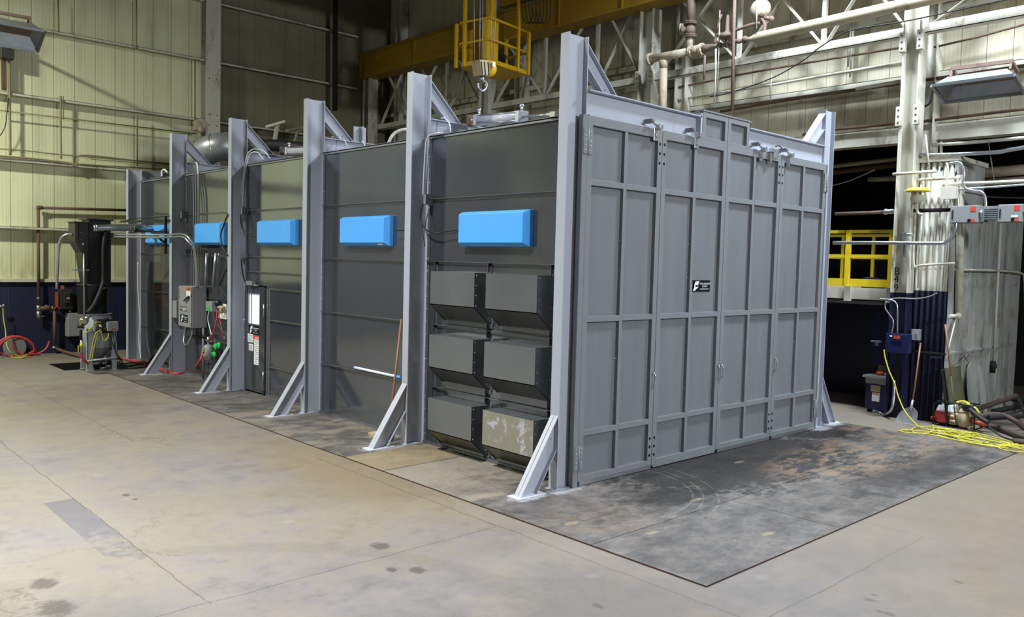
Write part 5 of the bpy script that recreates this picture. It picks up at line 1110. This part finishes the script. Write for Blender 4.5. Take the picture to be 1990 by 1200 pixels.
# opening: pipes in front of the dark bay
OP = [([(1787, 302), (1860, 300), (1938, 296), (1960, 292), (1990, 287), (2060, 272)], .035, 'conduit', 'bright steel conduit bending upward across the dark opening', 8.5),
      ([(1808, 325), (1808, 290), (1810, 284), (1816, 282), (1900, 276), (1990, 268), (2060, 262)], .03, 'cream', 'cream pipe with an elbow just above the corrugated hut', 8.6),
      ([(1735, 339), (1780, 336), (1820, 333)], .028, 'cream', 'cream bar fixed across the numbered column', 8.2),
      ([(1782, 350), (1860, 346), (1862, 348), (1862, 357)], .026, 'cream', 'short cream pipe with a drop elbow on the corrugated hut', 8.4),
      ([(1832, 360), (1862, 357), (1900, 356), (1990, 352), (2060, 349)], .028, 'cream', 'long cream pipe leading right from the drop elbow', 8.4),
      ([(1860, 368), (1925, 364), (1990, 359), (2060, 354)], .018, 'conduit', 'slim steel conduit leaving the cream box to the right', 8.4),
      ([(1845, 318), (1863, 316), (1871, 324), (1874, 340), (1872, 356), (1878, 367), (1893, 371), (1906, 373), (1914, 382), (1916, 403)], .024, 'conduit', 's-shaped steel conduit ending on the bus duct', 8.35),
      ([(1619, 472), (1700, 472), (1820, 473), (1838, 470), (1851, 459), (1857, 444), (1857, 428)], .032, 'conduit', 'bright conduit crossing the numbered column and bending up to the first switch box', 8.2),
      ([(1623, 416), (1690, 414), (1718, 412)], .032, 'rustpipe', 'brown pipe left of the numbered column above the yellow railing', 8.4),
      ([(1772, 410), (1846, 408)], .035, 'dark', 'dark pipe between the numbered column and the first switch box', 8.4),
      ([(1840, 317), (1842, 330), (1840, 350), (1838, 362)], .02, 'cream', 'rusty wrapped hanger above the cream box', 8.3),
      ([(1799, 262), (1803, 300), (1806, 331)], .014, 'cream', 'slanted cream rod on the numbered column bracket', 8.3),
      ([(1779, 350), (1778, 420), (1775, 500), (1779, 520), (1790, 516), (1856, 512)], .02, 'cream', 'thin upright conduit turning right across the corrugated hut', 8.4),
      ([(1790, 350), (1788, 430), (1784, 560)], .016, 'cream', 'thin upright pipe right of the numbered column', 8.42),
      ([(1860, 372), (1890, 376), (1925, 383), (1990, 385), (2050, 386)], .012, 'rubber', 'thin slack cable hanging above the bus duct', 8.5),
      ([(1920, 271), (1932, 250+100)], .008, 'cord', 'thin hanging wire in the dark opening at the right', 8.6),
      ([(1857, 330), (1862, 400), (1858, 420)], .02, 'conduit', 'upright conduit on the corner of the corrugated hut', 8.44)]
for i, (pts, r, mat, lb, x) in enumerate(OP): cp(pts, r, mat, lb, x, 'service_pipe', len(pts) > 3, 'pipes across the opening to the side bay')
m = MB()
for k in range(8): m.ball(PX(1829, 278+k*2.6, 8.6), .025)
solo('hanging_chain', m, 'cream', 'short knobbly chain hanging from the cream pipe above the hut', 'chain')
m = MB().lathe(PX(1718, 412, 8.4), PX(1735, 411, 8.4)-PX(1718, 412, 8.4), [(0, .05), (.04, .06), (.08, .04), (.14, .05), (.2, .04)], 10); solo('pipe_coupling', m, 'steel', 'bright coupling at the end of the brown pipe left of the numbered column', 'coupling')
a = PX(1756, 452, 8.25); b = PX(1756, 500, 8.25); m = MB().box(8.22, 8.29, a.y-.05, a.y-.02, b.z, a.z); m.cyl(a-V((0, 0, .03)), a+V((0, -.16, -.04)), .025, 8); solo('unistrut_clamp', m, 'conduit', 'short steel clamp rail holding the bright conduit to the numbered column', 'clamp')
# cream box and bell fixture
a, b = PX(1832, 365, 8.3), PX(1858, 386, 8.3)
t = thing('pull_box', 'cream pull box with a rusty edge in front of the corrugated hut', 'box', (8.35, a.y, b.z)); m = MB().box(8.25, 8.42, b.y, a.y, b.z, a.z); obj('box', m, 'cream', t, .005); m = MB().box(8.24, 8.25, b.y-.01, a.y+.01, b.z-.01, a.z+.01); obj('cover', m, 'cream', t, .003)
c_ = PX(1783, 384, 8.25)
t = thing('bell_fitting', 'cream round fitting under a rusty disc, right beside the numbered column', 'valve', c_)
obj('disc', MB().lathe(c_+V((0, 0, .10)), (0, 0, 1), [(0, .20), (.02, .20), (.03, .17), (.06, .17)], 20), 'rail', t); obj('globe', MB().ball(c_-V((0, 0, .02)), .12, (1, 1, .7)), 'cream', t)
obj('stem', MB().tube([c_-V((0, 0, .08)), c_-V((0, 0, .2)), c_-V((0, .03, .28)), c_-V((0, .1, .3))], .025, 8), 'cream', t)
m = MB().bar(PX(1760, 371, 8.25), PX(1797, 370, 8.25), .1, .03); obj('bracket', m, 'cream', t)
# bus duct with switch boxes
t = thing('bus_duct', 'ribbed grey bus duct running between the two switch boxes and out to the right', 'bus duct', PX(1920, 415, 8.25))
m = MB()
a, b = PX(1900, 405, 8.3), PX(2060, 396, 8.3); z0, z1 = 3.56, 3.76
for k in range(6): m.box(8.25, 8.42, b.y, a.y, z0+k*.033, z0+k*.033+.018)
m.box(8.3, 8.4, b.y, a.y, z0-.01, z1+.02); obj('ribbed_run', m, 'duct', t)
for i, (pa, pb, lb) in enumerate((((1847, 403), (1900, 431), 'grey switch box with red tag and label, next to the corrugated hut'), ((1939, 400), (1986, 428), 'grey switch box with red tag and white sticker, at the right picture edge'))):
    a, b = PX(*pa, 8.15), PX(*pb, 8.15); a.z = 3.79; b.z = 3.50
    t = thing('switch_box', lb, 'switch box', (8.25, (a.y+b.y)/2, b.z), 'switch boxes plugged into the bus duct')
    obj('enclosure', MB().box(8.17, 8.42, b.y, a.y, b.z, a.z), 'cabinet', t, .005)
    obj('door', MB().box(8.155, 8.17, b.y+.01, a.y-.01, b.z+.01, a.z-.01), 'cabinet', t, .003)
    obj('latch', MB().box(8.145, 8.155, a.y-.05, a.y-.03, b.z+.07, a.z-.07), 'dark', t)
    obj('red_tag', MB().box(8.15, 8.155, b.y+.04, b.y+.12, a.z-.10, a.z-.02), 'redlabel', t)
    obj('red_label', MB().box(8.15, 8.155, b.y+.05, b.y+.10, b.z+.015, b.z+.065), 'redlabel', t); obj('black_label', MB().box(8.15, 8.155, b.y+.11, b.y+.16, b.z+.015, b.z+.065), 'black', t)
    if i: obj('white_sticker', MB().box(8.15, 8.155, b.y+.06, b.y+.16, b.z+.08, b.z+.11), 'label', t)
    obj('side_lever', MB().cyl((8.2, b.y-.03, a.z-.08), (8.2, b.y-.03, a.z-.2), .02, 8).ball((8.18, b.y-.03, a.z-.12), .03), 'steel', t)
    obj('end_flange', MB().box(8.2, 8.44, b.y-.06, b.y, b.z+.02, a.z-.02), 'duct', t)

# corrugated hut
ZN = 2.33
g = G('hut_corrugated_paint', .55); s_ = g.sep(); n = g.noise(1.5, 8, .7, stretch=(2, 2, .35)); n2 = g.noise(7, 5, .7)
c = g.mix(g.math('MULTIPLY', g.step(n, .48, .66), .85), lin('#c2c2b4'), lin('#84755a')); c = g.mix(g.step(n2, .60, .68), c, lin('#a9a595'))
nv = g.mix(g.step(n, .45, .7), lin('#11183a'), lin('#0a0d1b'))
g.col(g.mix(g.math('LESS_THAN', s_[2], ZN), c, nv)); M['hut'] = g.m
g = G('hut_side_paint', .6); s_ = g.sep(); n = g.noise(1.2, 8, .7, stretch=(2.5, 2, .4)); n2 = g.noise(3, 7, .7)
c = g.mix(g.math('MULTIPLY', g.step(n, .46, .66), .75), lin('#9fa29b'), lin('#57564b')); c = g.mix(g.math('MULTIPLY', g.step(n2, .56, .66), .6), c, lin('#7c7562')); g.col(c); M['hutside'] = g.m
g = G('column_paint_two_tone', .6); s_ = g.sep(); n = g.noise(2.0, 8, .7, stretch=(1, 1, .35))
c = g.mix(g.math('MULTIPLY', g.step(n, .54, .74), .6), lin('#c3c1b2'), lin('#7a6a58')); g.col(g.mix(g.math('LESS_THAN', s_[2], ZN-.05), c, lin('#0f1331'))); M['col2'] = g.m
for ch in c1.children:
    if ch.name.startswith('shaft'): ch.data.materials[0] = M['col2']
def corr(o, d, n_, L, z0, z1, amp, nw):
    """corrugated sheet: origin o, direction d (horizontal), normal n_, length L"""
    m = MB(); o, d, n_ = V(o), V(d), V(n_); N = nw*8; prev = None
    for i in range(N+1):
        q = o+d*(L*i/N)+n_*(amp*math.sin(2*math.pi*i/8))
        a = m.bm.verts.new((q.x, q.y, z0)); b = m.bm.verts.new((q.x, q.y, z1))
        if prev: f = m._f([prev[0], a, b, prev[1]]); f.smooth = True
        prev = (a, b)
    return m
def solidify(o, th):
    s = o.modifiers.new('thickness', 'SOLIDIFY'); s.thickness = th; return o
t = thing('corrugated_hut', 'corrugated white and navy hut between the numbered column and the bus duct', 'hut', (9.5, -.8, 0))
HY0, HY1 = -1.12, -.52
solidify(obj('front_cladding', corr((8.56, HY0, 0), (0, 1, 0), (1, 0, 0), HY1-HY0, 0, 4.6, .022, 6), 'hut', t), .004)
solidify(obj('rear_cladding', corr((8.75, -.5, 0), (0, 1, 0), (1, 0, 0), .5, 0, ZN+.05, .022, 4), 'hut', t), .004)
obj('corner_post', MB().box(8.53, 8.60, HY0-.04, HY0+.02, 0, 4.6), 'hutside', t)
obj('side_wall', MB().box(8.58, 9.9, HY0-.02, HY0, 0, 4.6).box(9.9, 12.0, HY0-.02, HY0, 0, 3.75), 'hutside', t)
m = MB()
for x in (8.95, 9.35, 9.75, 10.2, 10.65, 11.1, 11.55, 11.95): m.box(x-.02, x+.02, HY0-.05, HY0-.02, 0, 3.7)
for z in (1.25, 2.72): m.box(8.6, 11.9, HY0-.06, HY0-.02, z-.02, z+.02)
obj('side_rib', m, 'hutside', t)
obj('roof', MB().box(8.5, 9.95, HY0-.06, HY1+.1, 4.6, 4.68).box(9.9, 12.0, HY0-.06, HY1, 3.75, 3.8), 'cream', t)
obj('belt_rail', MB().box(8.50, 8.54, HY0, HY1, 1.22, 1.25), 'dark', t)
obj('round_hole', MB().cyl(PX(1828, 329, 8.54), PX(1828, 329, 8.54)+V((.01, 0, 0)), .035, 14), 'dark', t)
obj('bracket', MB().bar(PX(1808, 695, 8.45), PX(1829, 695, 8.45), .05, .03), 'dark', t)
obj('end_post', MB().box(11.98, 12.1, HY0-.08, HY0+.05, 0, 3.8), 'hutside', t)
a = PY(1865, 300, HY0-.09); solo('rain_pipe', MB().cyl(PY(1866, 340, HY0-.1), PY(1864, 613, HY0-.1), .065, 14), 'cream', 'fat cream vertical pipe on the corner side of the corrugated hut', 'pipe')
solo('thin_standpipe', MB().cyl(PY(1858, 617, HY0-.1), PY(1838, 700, HY0-.12), .012, 6).cyl(PY(1845, 615, HY0-.1), PY(1866, 614, HY0-.1), .03, 8).ball(PY(1862, 614, HY0-.1), .06), 'cream', 'thin slanted pipe with a tee below the fat vertical pipe', 'pipe')
solo('service_pipe', MB().cyl(PY(1945, 420, HY0-.1), PY(1931, 702, HY0-.1), .025, 8), 'cream', 'thin upright pipe near the far end of the hut side wall', 'pipe')
m = MB().cyl(PY(1930, 702, HY0-.1), PY(1929, 725, HY0-.1), .05, 10).ball(PY(1930, 712, HY0-.1), .07); solo('pipe_valve', m, 'dark', 'small dark valve at the foot of the thin pipe on the hut side wall', 'valve')
solo('service_pipe', MB().tube([PY(1870, 525, HY0-.12), PY(1950, 527, HY0-.12), PY(1985, 532, HY0-.12), PY(1990, 545, HY0-.12), PY(1992, 600, HY0-.12)], .02, 7, True), 'cream', 'pipe running along the hut side wall and dropping at the picture edge', 'pipe')
# far pipes behind the opening
for i, (p, q, x, r, mt, lb) in enumerate((((1868, 340), (2080, 322), 10.5, .10, 'cream_pipe', 'fat dull pipe crossing the dark bay behind the hut roof'), ((1910, 355), (2080, 345), 10.0, .07, 'cream_pipe', 'second dull pipe in the dark bay above the bus duct'),
        ((1560, 330), (1745, 309), 11, .05, 'cream_pipe', 'upper peeling pipe under the ceiling of the side bay'), ((1560, 342), (1745, 320), 11, .06, 'rustpipe', 'lower rusty pipe under the ceiling of the side bay'),
        ((1688, 349), (1745, 347), 12, .06, 'cream', 'unlit strip light in the side bay left of the numbered column'))):
    solo('bay_pipe', MB().cyl(PX(*p, x), PX(*q, x), r, 10), mt, lb, 'pipe' if i < 4 else 'light', 'pipes in the side bay')
solo('slack_wire', MB().tube([PX(1600, 365, 10), PX(1650, 352, 10), PX(1700, 330, 10)], .012, 6), 'cord', 'thin wire sagging across the dark bay beside the booth post', 'wire')
# pipes stacked deep in the bay, wooden flooring edge
# ------------------------------------------------------------------ mezzanine with the yellow railing
t = thing('mezzanine', 'cream-edged mezzanine platform under the yellow railing', 'platform', (10, 1.5, 2.1))
a = PX(1618, 562, 8.55); b = PX(1736, 574, 8.55)
obj('edge_beam', MB().box(8.5, 8.6, -.12, 4.5, 2.12, 2.33), 'cream', t); obj('deck', MB().box(8.6, 12, -.12, 4.5, 2.27, 2.33), 'cream_pipe', t)
for px in (1648, 1731): a = PX(px, 568, 8.48); obj('bracket', MB().box(8.44, 8.5, a.y-.06, a.y+.06, 2.08, 2.36), 'cream', t)
t = thing('yellow_railing', 'yellow steel guard railing on the mezzanine left of the numbered column', 'railing', (8.55, 1.5, 2.33))
for nm, z0, z1 in (('top_rail', 3.36, 3.42), ('mid_rail', 2.90, 2.96), ('kick_plate', 2.36, 2.50)): obj(nm, MB().box(8.52, 8.56, -.10, 4.4, z0, z1), 'rail', t)
for px in (1648, 1732): a = PX(px, 500, 8.54); obj('post', MB().box(8.50, 8.58, a.y-.04, a.y+.04, 2.33, 3.42), 'rail', t)
for y in (2.2, 3.6): obj('post', MB().box(8.50, 8.58, y-.04, y+.04, 2.33, 3.42), 'rail', t)
t = thing('yellow_railing', 'rear yellow railing deeper on the mezzanine, seen through the front one', 'railing', (10.2, 1.5, 2.33))
for z in (3.36, 2.9): obj('rail', MB().box(10.18, 10.22, -.1, 4.4, z, z+.05), 'rail', t)
for px in (1638, 1697): a = PX(px, 500, 10.2); obj('post', MB().box(10.17, 10.23, a.y-.03, a.y+.03, 2.33, 3.4), 'rail', t)
a = PX(1703, 536, 9.1); m = MB().box(9.0, 9.35, a.y-.28, a.y+.25, 2.33, 2.42).bar((9.0, a.y-.2, 2.46), (9.2, a.y+.22, 2.5), .2, .08); solo('folded_tarp', m, 'navy_box', 'folded dark blue tarp on the mezzanine behind the yellow railing', 'tarp', None, .02)
solo('strip_light', MB().box(8.7, 8.85, .1, 1.4, 2.02, 2.08), 'duct', 'unlit strip light fixture under the edge of the mezzanine', 'light')
# under the mezzanine
solo('bay_wall', MB().box(10.6, 10.65, -.1, 5, 0, 2.27), 'navy', 'dark navy wall in the shade below the mezzanine', 'wall panel')
a, b = PX(1700, 608, 8.95), PX(1727, 712, 8.95); solo('navy_board', MB().box(8.93, 8.97, b.y, a.y, b.z, a.z), 'navy_box', 'tall flat navy board behind the navy switch box', 'board', None, .003)
a, b = PX(1726, 647, 8.22), PX(1768, 688, 8.22)
t = thing('navy_switch_box', 'navy electrical box with an orange sticker on the base of the numbered column', 'switch box', (8.25, (a.y+b.y)/2, b.z))
obj('enclosure', MB().box(8.12, 8.29, b.y, a.y, b.z, a.z), 'navy_box', t, .006); obj('door', MB().box(8.105, 8.12, b.y+.01, a.y-.01, b.z+.01, a.z-.02), 'navy_box', t, .004)
obj('orange_sticker', MB().box(8.10, 8.105, a.y-.26, a.y-.15, a.z-.09, a.z-.03), 'orange', t); obj('white_sticker', MB().box(8.10, 8.105, a.y-.12, a.y-.08, a.z-.06, a.z-.035), 'label', t); obj('handle_bar', MB().box(8.085, 8.105, a.y-.30, a.y-.1, a.z-.13, a.z-.12), 'navy_box', t)
for i, (pts, lb) in enumerate(([[(1733, 648), (1736, 625), (1727, 610), (1720, 598), (1722, 586)], 'left flexible conduit curving up from the navy switch box'], [[(1744, 648), (1744, 600), (1740, 588), (1730, 583), (1708, 581)], 'right flexible conduit bending over above the navy switch box'])):
    solo('flexible_conduit', MB().tube([PX(*q, 8.2) for q in pts], .014, 7), 'conduit', lb, 'conduit')
solo('sagging_cable', MB().tube([PX(*q, 8.3) for q in ((1722, 583), (1745, 580), (1780, 581), (1805, 577), (1821, 570))], .012, 6), 'cord', 'grey cable sagging across the navy paint above the switch boxes', 'cable')
a, b = PX(1773, 640, 8.45), PX(1787, 662, 8.45); t = thing('small_switch_box', 'small grey switch box on the navy corrugated cladding', 'switch box', (8.45, a.y, b.z)); obj('box', MB().box(8.40, 8.52, b.y, a.y, b.z, a.z), 'cabinet', t, .005); obj('toggle', MB().box(8.385, 8.4, b.y+.03, b.y+.05, b.z+.05, a.z-.07), 'conduit', t)
# parts washer cabinet
p = PZ(1668, 800); p2 = PZ(1703, 808)
cx0, cy1_ = 8.45, .34; 
t = thing('navy_tool_bench', 'small navy cabinet with a steel tray and white warning labels under the mezzanine', 'cabinet', (8.75, .1, 0))
ya, yb_ = -.10, .30
obj('body', MB().box(8.62, 9.05, ya, yb_, .06, .60), 'navy_box', t, .006); obj('tray', MB().box(8.55, 9.1, ya-.12, yb_+.04, .66, .70).box(8.6, 8.62, ya, yb_, .55, .66), 'duct', t)
obj('splash_back', MB().prism([(9.08, ya-.05, .70), (9.08, yb_, .70), (9.3, yb_-.05, 1.42), (9.3, ya-.05, 1.42)], (.015, 0, 0)), 'tan', t)
obj('foot', MB().box(8.66, 9.0, ya+.03, yb_-.03, .012, .06), 'dark', t)
obj('white_label', MB().box(8.612, 8.62, .03, .17, .22, .38), 'label', t); obj('tan_label', MB().box(8.612, 8.62, .02, .2, .40, .52), 'tan', t); obj('red_label', MB().box(8.610, 8.612, .04, .16, .35, .37), 'redlabel', t)
solo('orange_can', MB().lathe((8.75, .10, .70), (0, 0, 1), [(0, .06), (.07, .065), (.07, .05)], 14), 'orange', 'small orange tin on the steel tray of the navy cabinet', 'tin')
solo('grey_can', MB().lathe((8.75, -.06, .70), (0, 0, 1), [(0, .07), (.06, .075), (.06, .06)], 14), 'duct', 'small grey tin on the steel tray, right of the orange tin', 'tin')
solo('floor_conduit', MB().tube([PZ(1697, 799, .1), PZ(1708, 802, .06), PZ(1720, 806, .05), PX(1733, 795, 8.15), PX(1737, 770, 8.2), PX(1738, 740, 8.25)], .025, 8), 'conduit', 'grey conduit curving from the floor up beside the shovel', 'conduit')
solo('outlet', MB().box(8.12, 8.2, -.13, .03, 1.37, 1.40).box(8.14, 8.2, -.1, -.04, 1.3, 1.37), 'steel', 'small bright outlet bracket where the yellow cable starts', 'outlet')

# ------------------------------------------------------------------ shovel, cable, pump
t = thing('scoop_shovel', 'aluminium scoop shovel with a wooden handle leaning on the navy cladding', 'shovel', PZ(1760, 825))
h0, h1 = PX(1789, 667, 8.46), PX(1774, 778, 8.20)
obj('handle', MB().cyl(h0, h1, .015, 10), 'wood', t)
tip = PZ(1760, 826, .02); d = (PX(1767, 800, 8.12)-h1).normalized()
obj('socket', MB().cyl(h1, PX(1769, 800, 8.13), .022, 10), 'shovel', t)
# blade as a bowl-shaped grid
rows_ = [((1765, 792), (1772, 790), 8.15, .0), ((1752, 798), (1781, 797), 8.14, .02), ((1745, 806), (1785, 804), 8.12, .03), ((1741, 815), (1783, 814), 8.10, .03), ((1736, 823), (1777, 828), 8.06, .03)]
bm_ = MB(); vr = []
for (l_, r_, x, dep) in rows_:
    A, B = PX(*l_, x), PX(*r_, x); vr.append([bm_.bm.verts.new(A.lerp(B, k/8)+V((dep*math.sin(math.pi*k/8)*1.4, 0, 0))) for k in range(9)])
for A, B in zip(vr, vr[1:]):
    for k in range(8): f = bm_._f([A[k], A[k+1], B[k+1], B[k]]); f.smooth = True
o = obj('blade', bm_, 'shovel', t); solidify(o, .004); ss_ = o.modifiers.new('sub', 'SUBSURF'); ss_.levels = ss_.render_levels = 2

t = thing('yellow_extension_cable', 'long yellow cable dropping from the navy switch box into a tangled pile on the floor', 'cable', PZ(1790, 835))
obj('hanging_end', MB().tube([PX(1718, 680, 8.12), PX(1720, 695, 8.1), PX(1728, 722, 8.05), PX(1738, 745, 8.02), PX(1747, 775, 7.98), PX(1760, 802, 7.9), PZ(1781, 826, .06), PZ(1790, 832, .03)], .012, 8), 'yellow_cable', t)
rnd = random.Random(5)
def loops(seq, zz): return [PZ(a, b, zz+rnd.uniform(0, .03)) for a, b in seq]
base = [[(1790, 832), (1815, 838), (1850, 840), (1880, 848), (1920, 856), (1960, 862), (1990, 868)], [(1812, 826), (1814, 833), (1808, 840), (1795, 843), (1778, 842), (1772, 836), (1780, 831), (1800, 830), (1830, 834), (1870, 842), (1905, 848), (1935, 855), (1966, 863)],
        [(1746, 838), (1760, 836), (1785, 838), (1815, 841), (1850, 848), (1868, 856), (1890, 862), (1930, 866)], [(1746, 838), (1765, 842), (1800, 844), (1840, 852), (1880, 860), (1920, 867), (1960, 872)],
        [(1808, 840), (1840, 845), (1865, 851), (1900, 845), (1893, 842), (1870, 844), (1862, 850), (1880, 858), (1915, 861), (1922, 856), (1900, 850), (1860, 843), (1820, 836)], [(1815, 830), (1850, 836), (1890, 842), (1930, 850), (1966, 860), (1960, 868), (1930, 864), (1890, 856), (1850, 848), (1820, 843)],
        [(1820, 846), (1860, 856), (1900, 864), (1945, 868), (1990, 866), (2030, 870)], [(1940, 866), (1960, 864), (1990, 864), (2020, 868), (2015, 876), (1985, 879), (1955, 876), (1941, 871), (1948, 866), (1975, 866), (2005, 871)], [(1830, 838), (1845, 846), (1870, 849), (1910, 853), (1940, 860), (1975, 869), (2010, 873)],
        [(1800, 834), (1820, 838), (1845, 847), (1880, 853), (1925, 863), (1960, 868), (1995, 876)], [(1812, 826), (1825, 832), (1850, 835), (1885, 846), (1875, 852), (1850, 844), (1830, 838)]]
for i, q in enumerate(base): obj('cable_loop', MB().tube(loops(q, .013), .0105, 7), 'yellow_cable', t)

# engine pump
pc = PZ(1852, 833, 0); ax = (PZ(1895, 842)-PZ(1815, 829)).normalized(); ay = V((-ax.y, ax.x, 0))
if ay.dot(V((1, 1, 0))) < 0: ay = -ay
W_ = (PZ(1895, 842)-PZ(1815, 829)).length
t = thing('engine_pump', 'red and white engine pump in a black tube frame on the floor at the right', 'pump', pc)
T = lambda u, v, z: pc+ax*u+ay*v+V((0, 0, z))
hw, dp_ = W_/2, .32; H = .43
fr_ = MB()
fr_.tube([T(-hw, 0, .02), T(-hw, 0, H-.05), T(-hw+.06, 0, H), T(hw-.06, 0, H), T(hw, 0, H-.05), T(hw, 0, .02)], .014, 8, False)
fr_.tube([T(-hw, dp_, .02), T(-hw, dp_, H-.05), T(-hw+.06, dp_, H), T(hw-.06, dp_, H), T(hw, dp_, H-.05), T(hw, dp_, .02)], .014, 8, False)
for u in (-hw+.06, hw-.06, -.12): fr_.cyl(T(u, 0, H), T(u, dp_, H), .013, 8)
for u in (-hw, hw): fr_.cyl(T(u, 0, .03), T(u, dp_, .03), .013, 8)
fr_.tube([T(-.12, 0, H), T(-.10, -.02, .2), T(-.12, 0, .02)], .013, 8)
obj('tube_frame', fr_, 'black', t)
m = MB().hexa([T(-.32, .04, .25), T(-.04, .04, .25), T(-.04, .32, .25), T(-.32, .32, .25)], [T(-.29, .06, .36), T(-.05, .06, .38), T(-.05, .30, .38), T(-.29, .30, .36)]); obj('fuel_tank', m, 'white', t, .02)
m = MB().lathe(T(-.34, .17, .16), ax, [(0, .05), (.01, .13), (.08, .14), (.12, .12)], 18); m.box(*sorted((T(-.30, .05, 0).x, T(-.30, .05, 0).x)), 0, 0, 0, 0) if 0 else None; obj('red_fan_cover', m, 'red', t, .0)
m = MB().hexa([T(-.30, .04, .06), T(-.1, .04, .06), T(-.1, .3, .06), T(-.3, .3, .06)], [T(-.30, .04, .25), T(-.1, .04, .25), T(-.1, .3, .25), T(-.3, .3, .25)]); obj('engine_block', m, 'red', t, .02)
m = MB().hexa([T(-.10, .06, .05), T(.03, .06, .05), T(.03, .3, .05), T(-.10, .3, .05)], [T(-.10, .06, .24), T(.03, .06, .24), T(.03, .3, .24), T(-.10, .3, .24)]).cyl(T(-.06, .02, .2), T(.0, .02, .2), .03, 8).cyl(T(-.06, .02, .12), T(.02, .02, .12), .025, 8); obj('carburettor', m, 'tan', t, .01)
m = MB().lathe(T(.04, .17, .18), ax, [(0, .10), (.02, .17), (.12, .18), (.17, .16), (.2, .08)], 22).cyl(T(.15, .15, .3), T(.15, .15, .40), .06, 12).cyl(T(.2, .1, .05), T(.28, .05, .03), .04, 8); obj('pump_volute', m, 'tan', t)
m = MB().cyl(T(.22, .1, .16), T(.46, .12, .13), .04, 14); obj('orange_pipe', m, 'orange', t); m = MB().cyl(T(-.42, .12, .1), T(-.34, .12, .12), .03, 10); obj('orange_plug', m, 'orange', t)
m = MB().tube([T(.05, .2, .38), T(.12, .18, .44), T(.2, .12, .40), T(.30, .08, .38), T(.36, .1, .3)], .03, 8).tube([T(-.05, .2, .42), T(.05, .25, .45), T(.15, .25, .42)], .02, 8); obj('yellow_strap', m, 'yellow_cable', t)
obj('outlet_hose', MB().tube([T(.12, .1, .38), T(.25, .02, .36), T(.40, -.05, .28), T(.58, -.08, .2)], lambda u: .05-.015*u, 12), 'rubber', t)
solo('spray_hose', MB().tube([T(.55, -.08, .22), PZ(1925, 833, .12), PZ(1945, 848, .04), PZ(1970, 857, .02)], .014, 8), 'rubber', 'thin black hose from the engine pump down to the floor', 'hose')
solo('suction_hose', MB().tube([PZ(1903, 810, .28), PZ(1925, 806, .3), PZ(1950, 808, .28), PZ(1975, 820, .2), PZ(1995, 835, .08), PZ(2040, 850, .06)], .042, 12), 'brown', 'thick brown suction hose arching right of the engine pump', 'hose')
solo('old_hose', MB().tube([PZ(1905, 825, .06), PZ(1940, 832, .06), PZ(1985, 848, .06), PZ(2030, 855, .05)], .045, 10), 'brown', 'flattened brown hose lying on the floor behind the engine pump', 'hose')
solo('pipe_pile', MB().cyl(PZ(1885, 800, .2), PZ(1975, 770, .45), .045, 10), 'brown', 'long dirty pipe leaning up on the scrap heap at the right', 'pipe')
for i, (p, q, r, lb) in enumerate((((1930, 800), (2040, 780), .05, 'dark pipe lying across the scrap heap'), ((1960, 775), (2040, 790), .04, 'bent dark pipe at the top of the scrap heap'), ((1920, 812), (2040, 806), .045, 'dark pipe at the foot of the scrap heap'), ((1975, 767), (1990, 800), .035, 'short dark pipe stub on the scrap heap'))):
    solo('scrap_pipe', MB().cyl(PZ(*p, .1+.08*i), PZ(*q, .1+.08*i), r, 10), 'dark', lb, 'pipe', 'scrap pipes at the right')
a = PZ(1975, 858, .03); solo('pipe_offcut', MB().cyl(PZ(1967, 858, .05), PZ(2010, 862, .05), .05, 12), 'brown', 'short brown pipe lying next to the yellow cable at the right edge', 'pipe')
# leaning things by the hut side wall
yl = HY0-.10
def lean(p_bl, p_br, p_tr, p_tl, mat, name, label, cat, th=.03, y0=-1.5, y1=-1.2):
    q = [PY(*p_bl, y0), PY(*p_br, y0), PY(*p_tr, y1), PY(*p_tl, y1)]; m = MB().prism(q, (0, th, 0)); return solo(name, m, mat, label, cat, None, .004)
lean((1853, 828), (1884, 832), (1866, 712), (1838, 716), 'plank', 'mossy_board', 'mossy green-grey board leaning on the hut side wall behind the pump', 'board', .03, -1.36, -1.2)
lean((1842, 824), (1854, 826), (1840, 716), (1832, 720), 'dark', 'dark_board', 'narrow dark board behind the mossy board', 'board', .03, -1.3, -1.16)
m = MB(); pts = [PY(q[0], q[1], -1.20-.0012*(q[1]-700)) for q in ((1888, 838), (1922, 842), (1915, 765), (1911, 735), (1907, 718), (1902, 708), (1896, 704), (1889, 704), (1884, 709), (1881, 720), (1881, 740), (1882, 765))]
solo('curved_sheet', MB().prism(pts, (0, .02, 0)), 'hutside', 'pale round-topped sheet leaning on the hut side wall right of the mossy board', 'sheet')
t = thing('long_handled_tool', 'long tool with an orange-brown wooden handle in front of the mossy board', 'tool', PY(1852, 790, -1.4)); obj('handle', MB().cyl(PY(1837, 631, -1.24), PY(1848, 730, -1.35), .014, 8), 'wood', t); obj('lower_shaft', MB().cyl(PY(1848, 730, -1.35), PY(1858, 826, -1.45), .010, 8), 'plank', t)
solo('white_rod', MB().cyl(PY(1852, 690, -1.3), PY(1848, 720, -1.35), .01, 6).cyl(PY(1884, 690, -1.25), PY(1862, 712, -1.3), .008, 6).cyl(PY(1872, 690, -1.25), PY(1880, 702, -1.3), .008, 6), 'plank', 'thin twigs of rebar above the mossy board', 'rod')
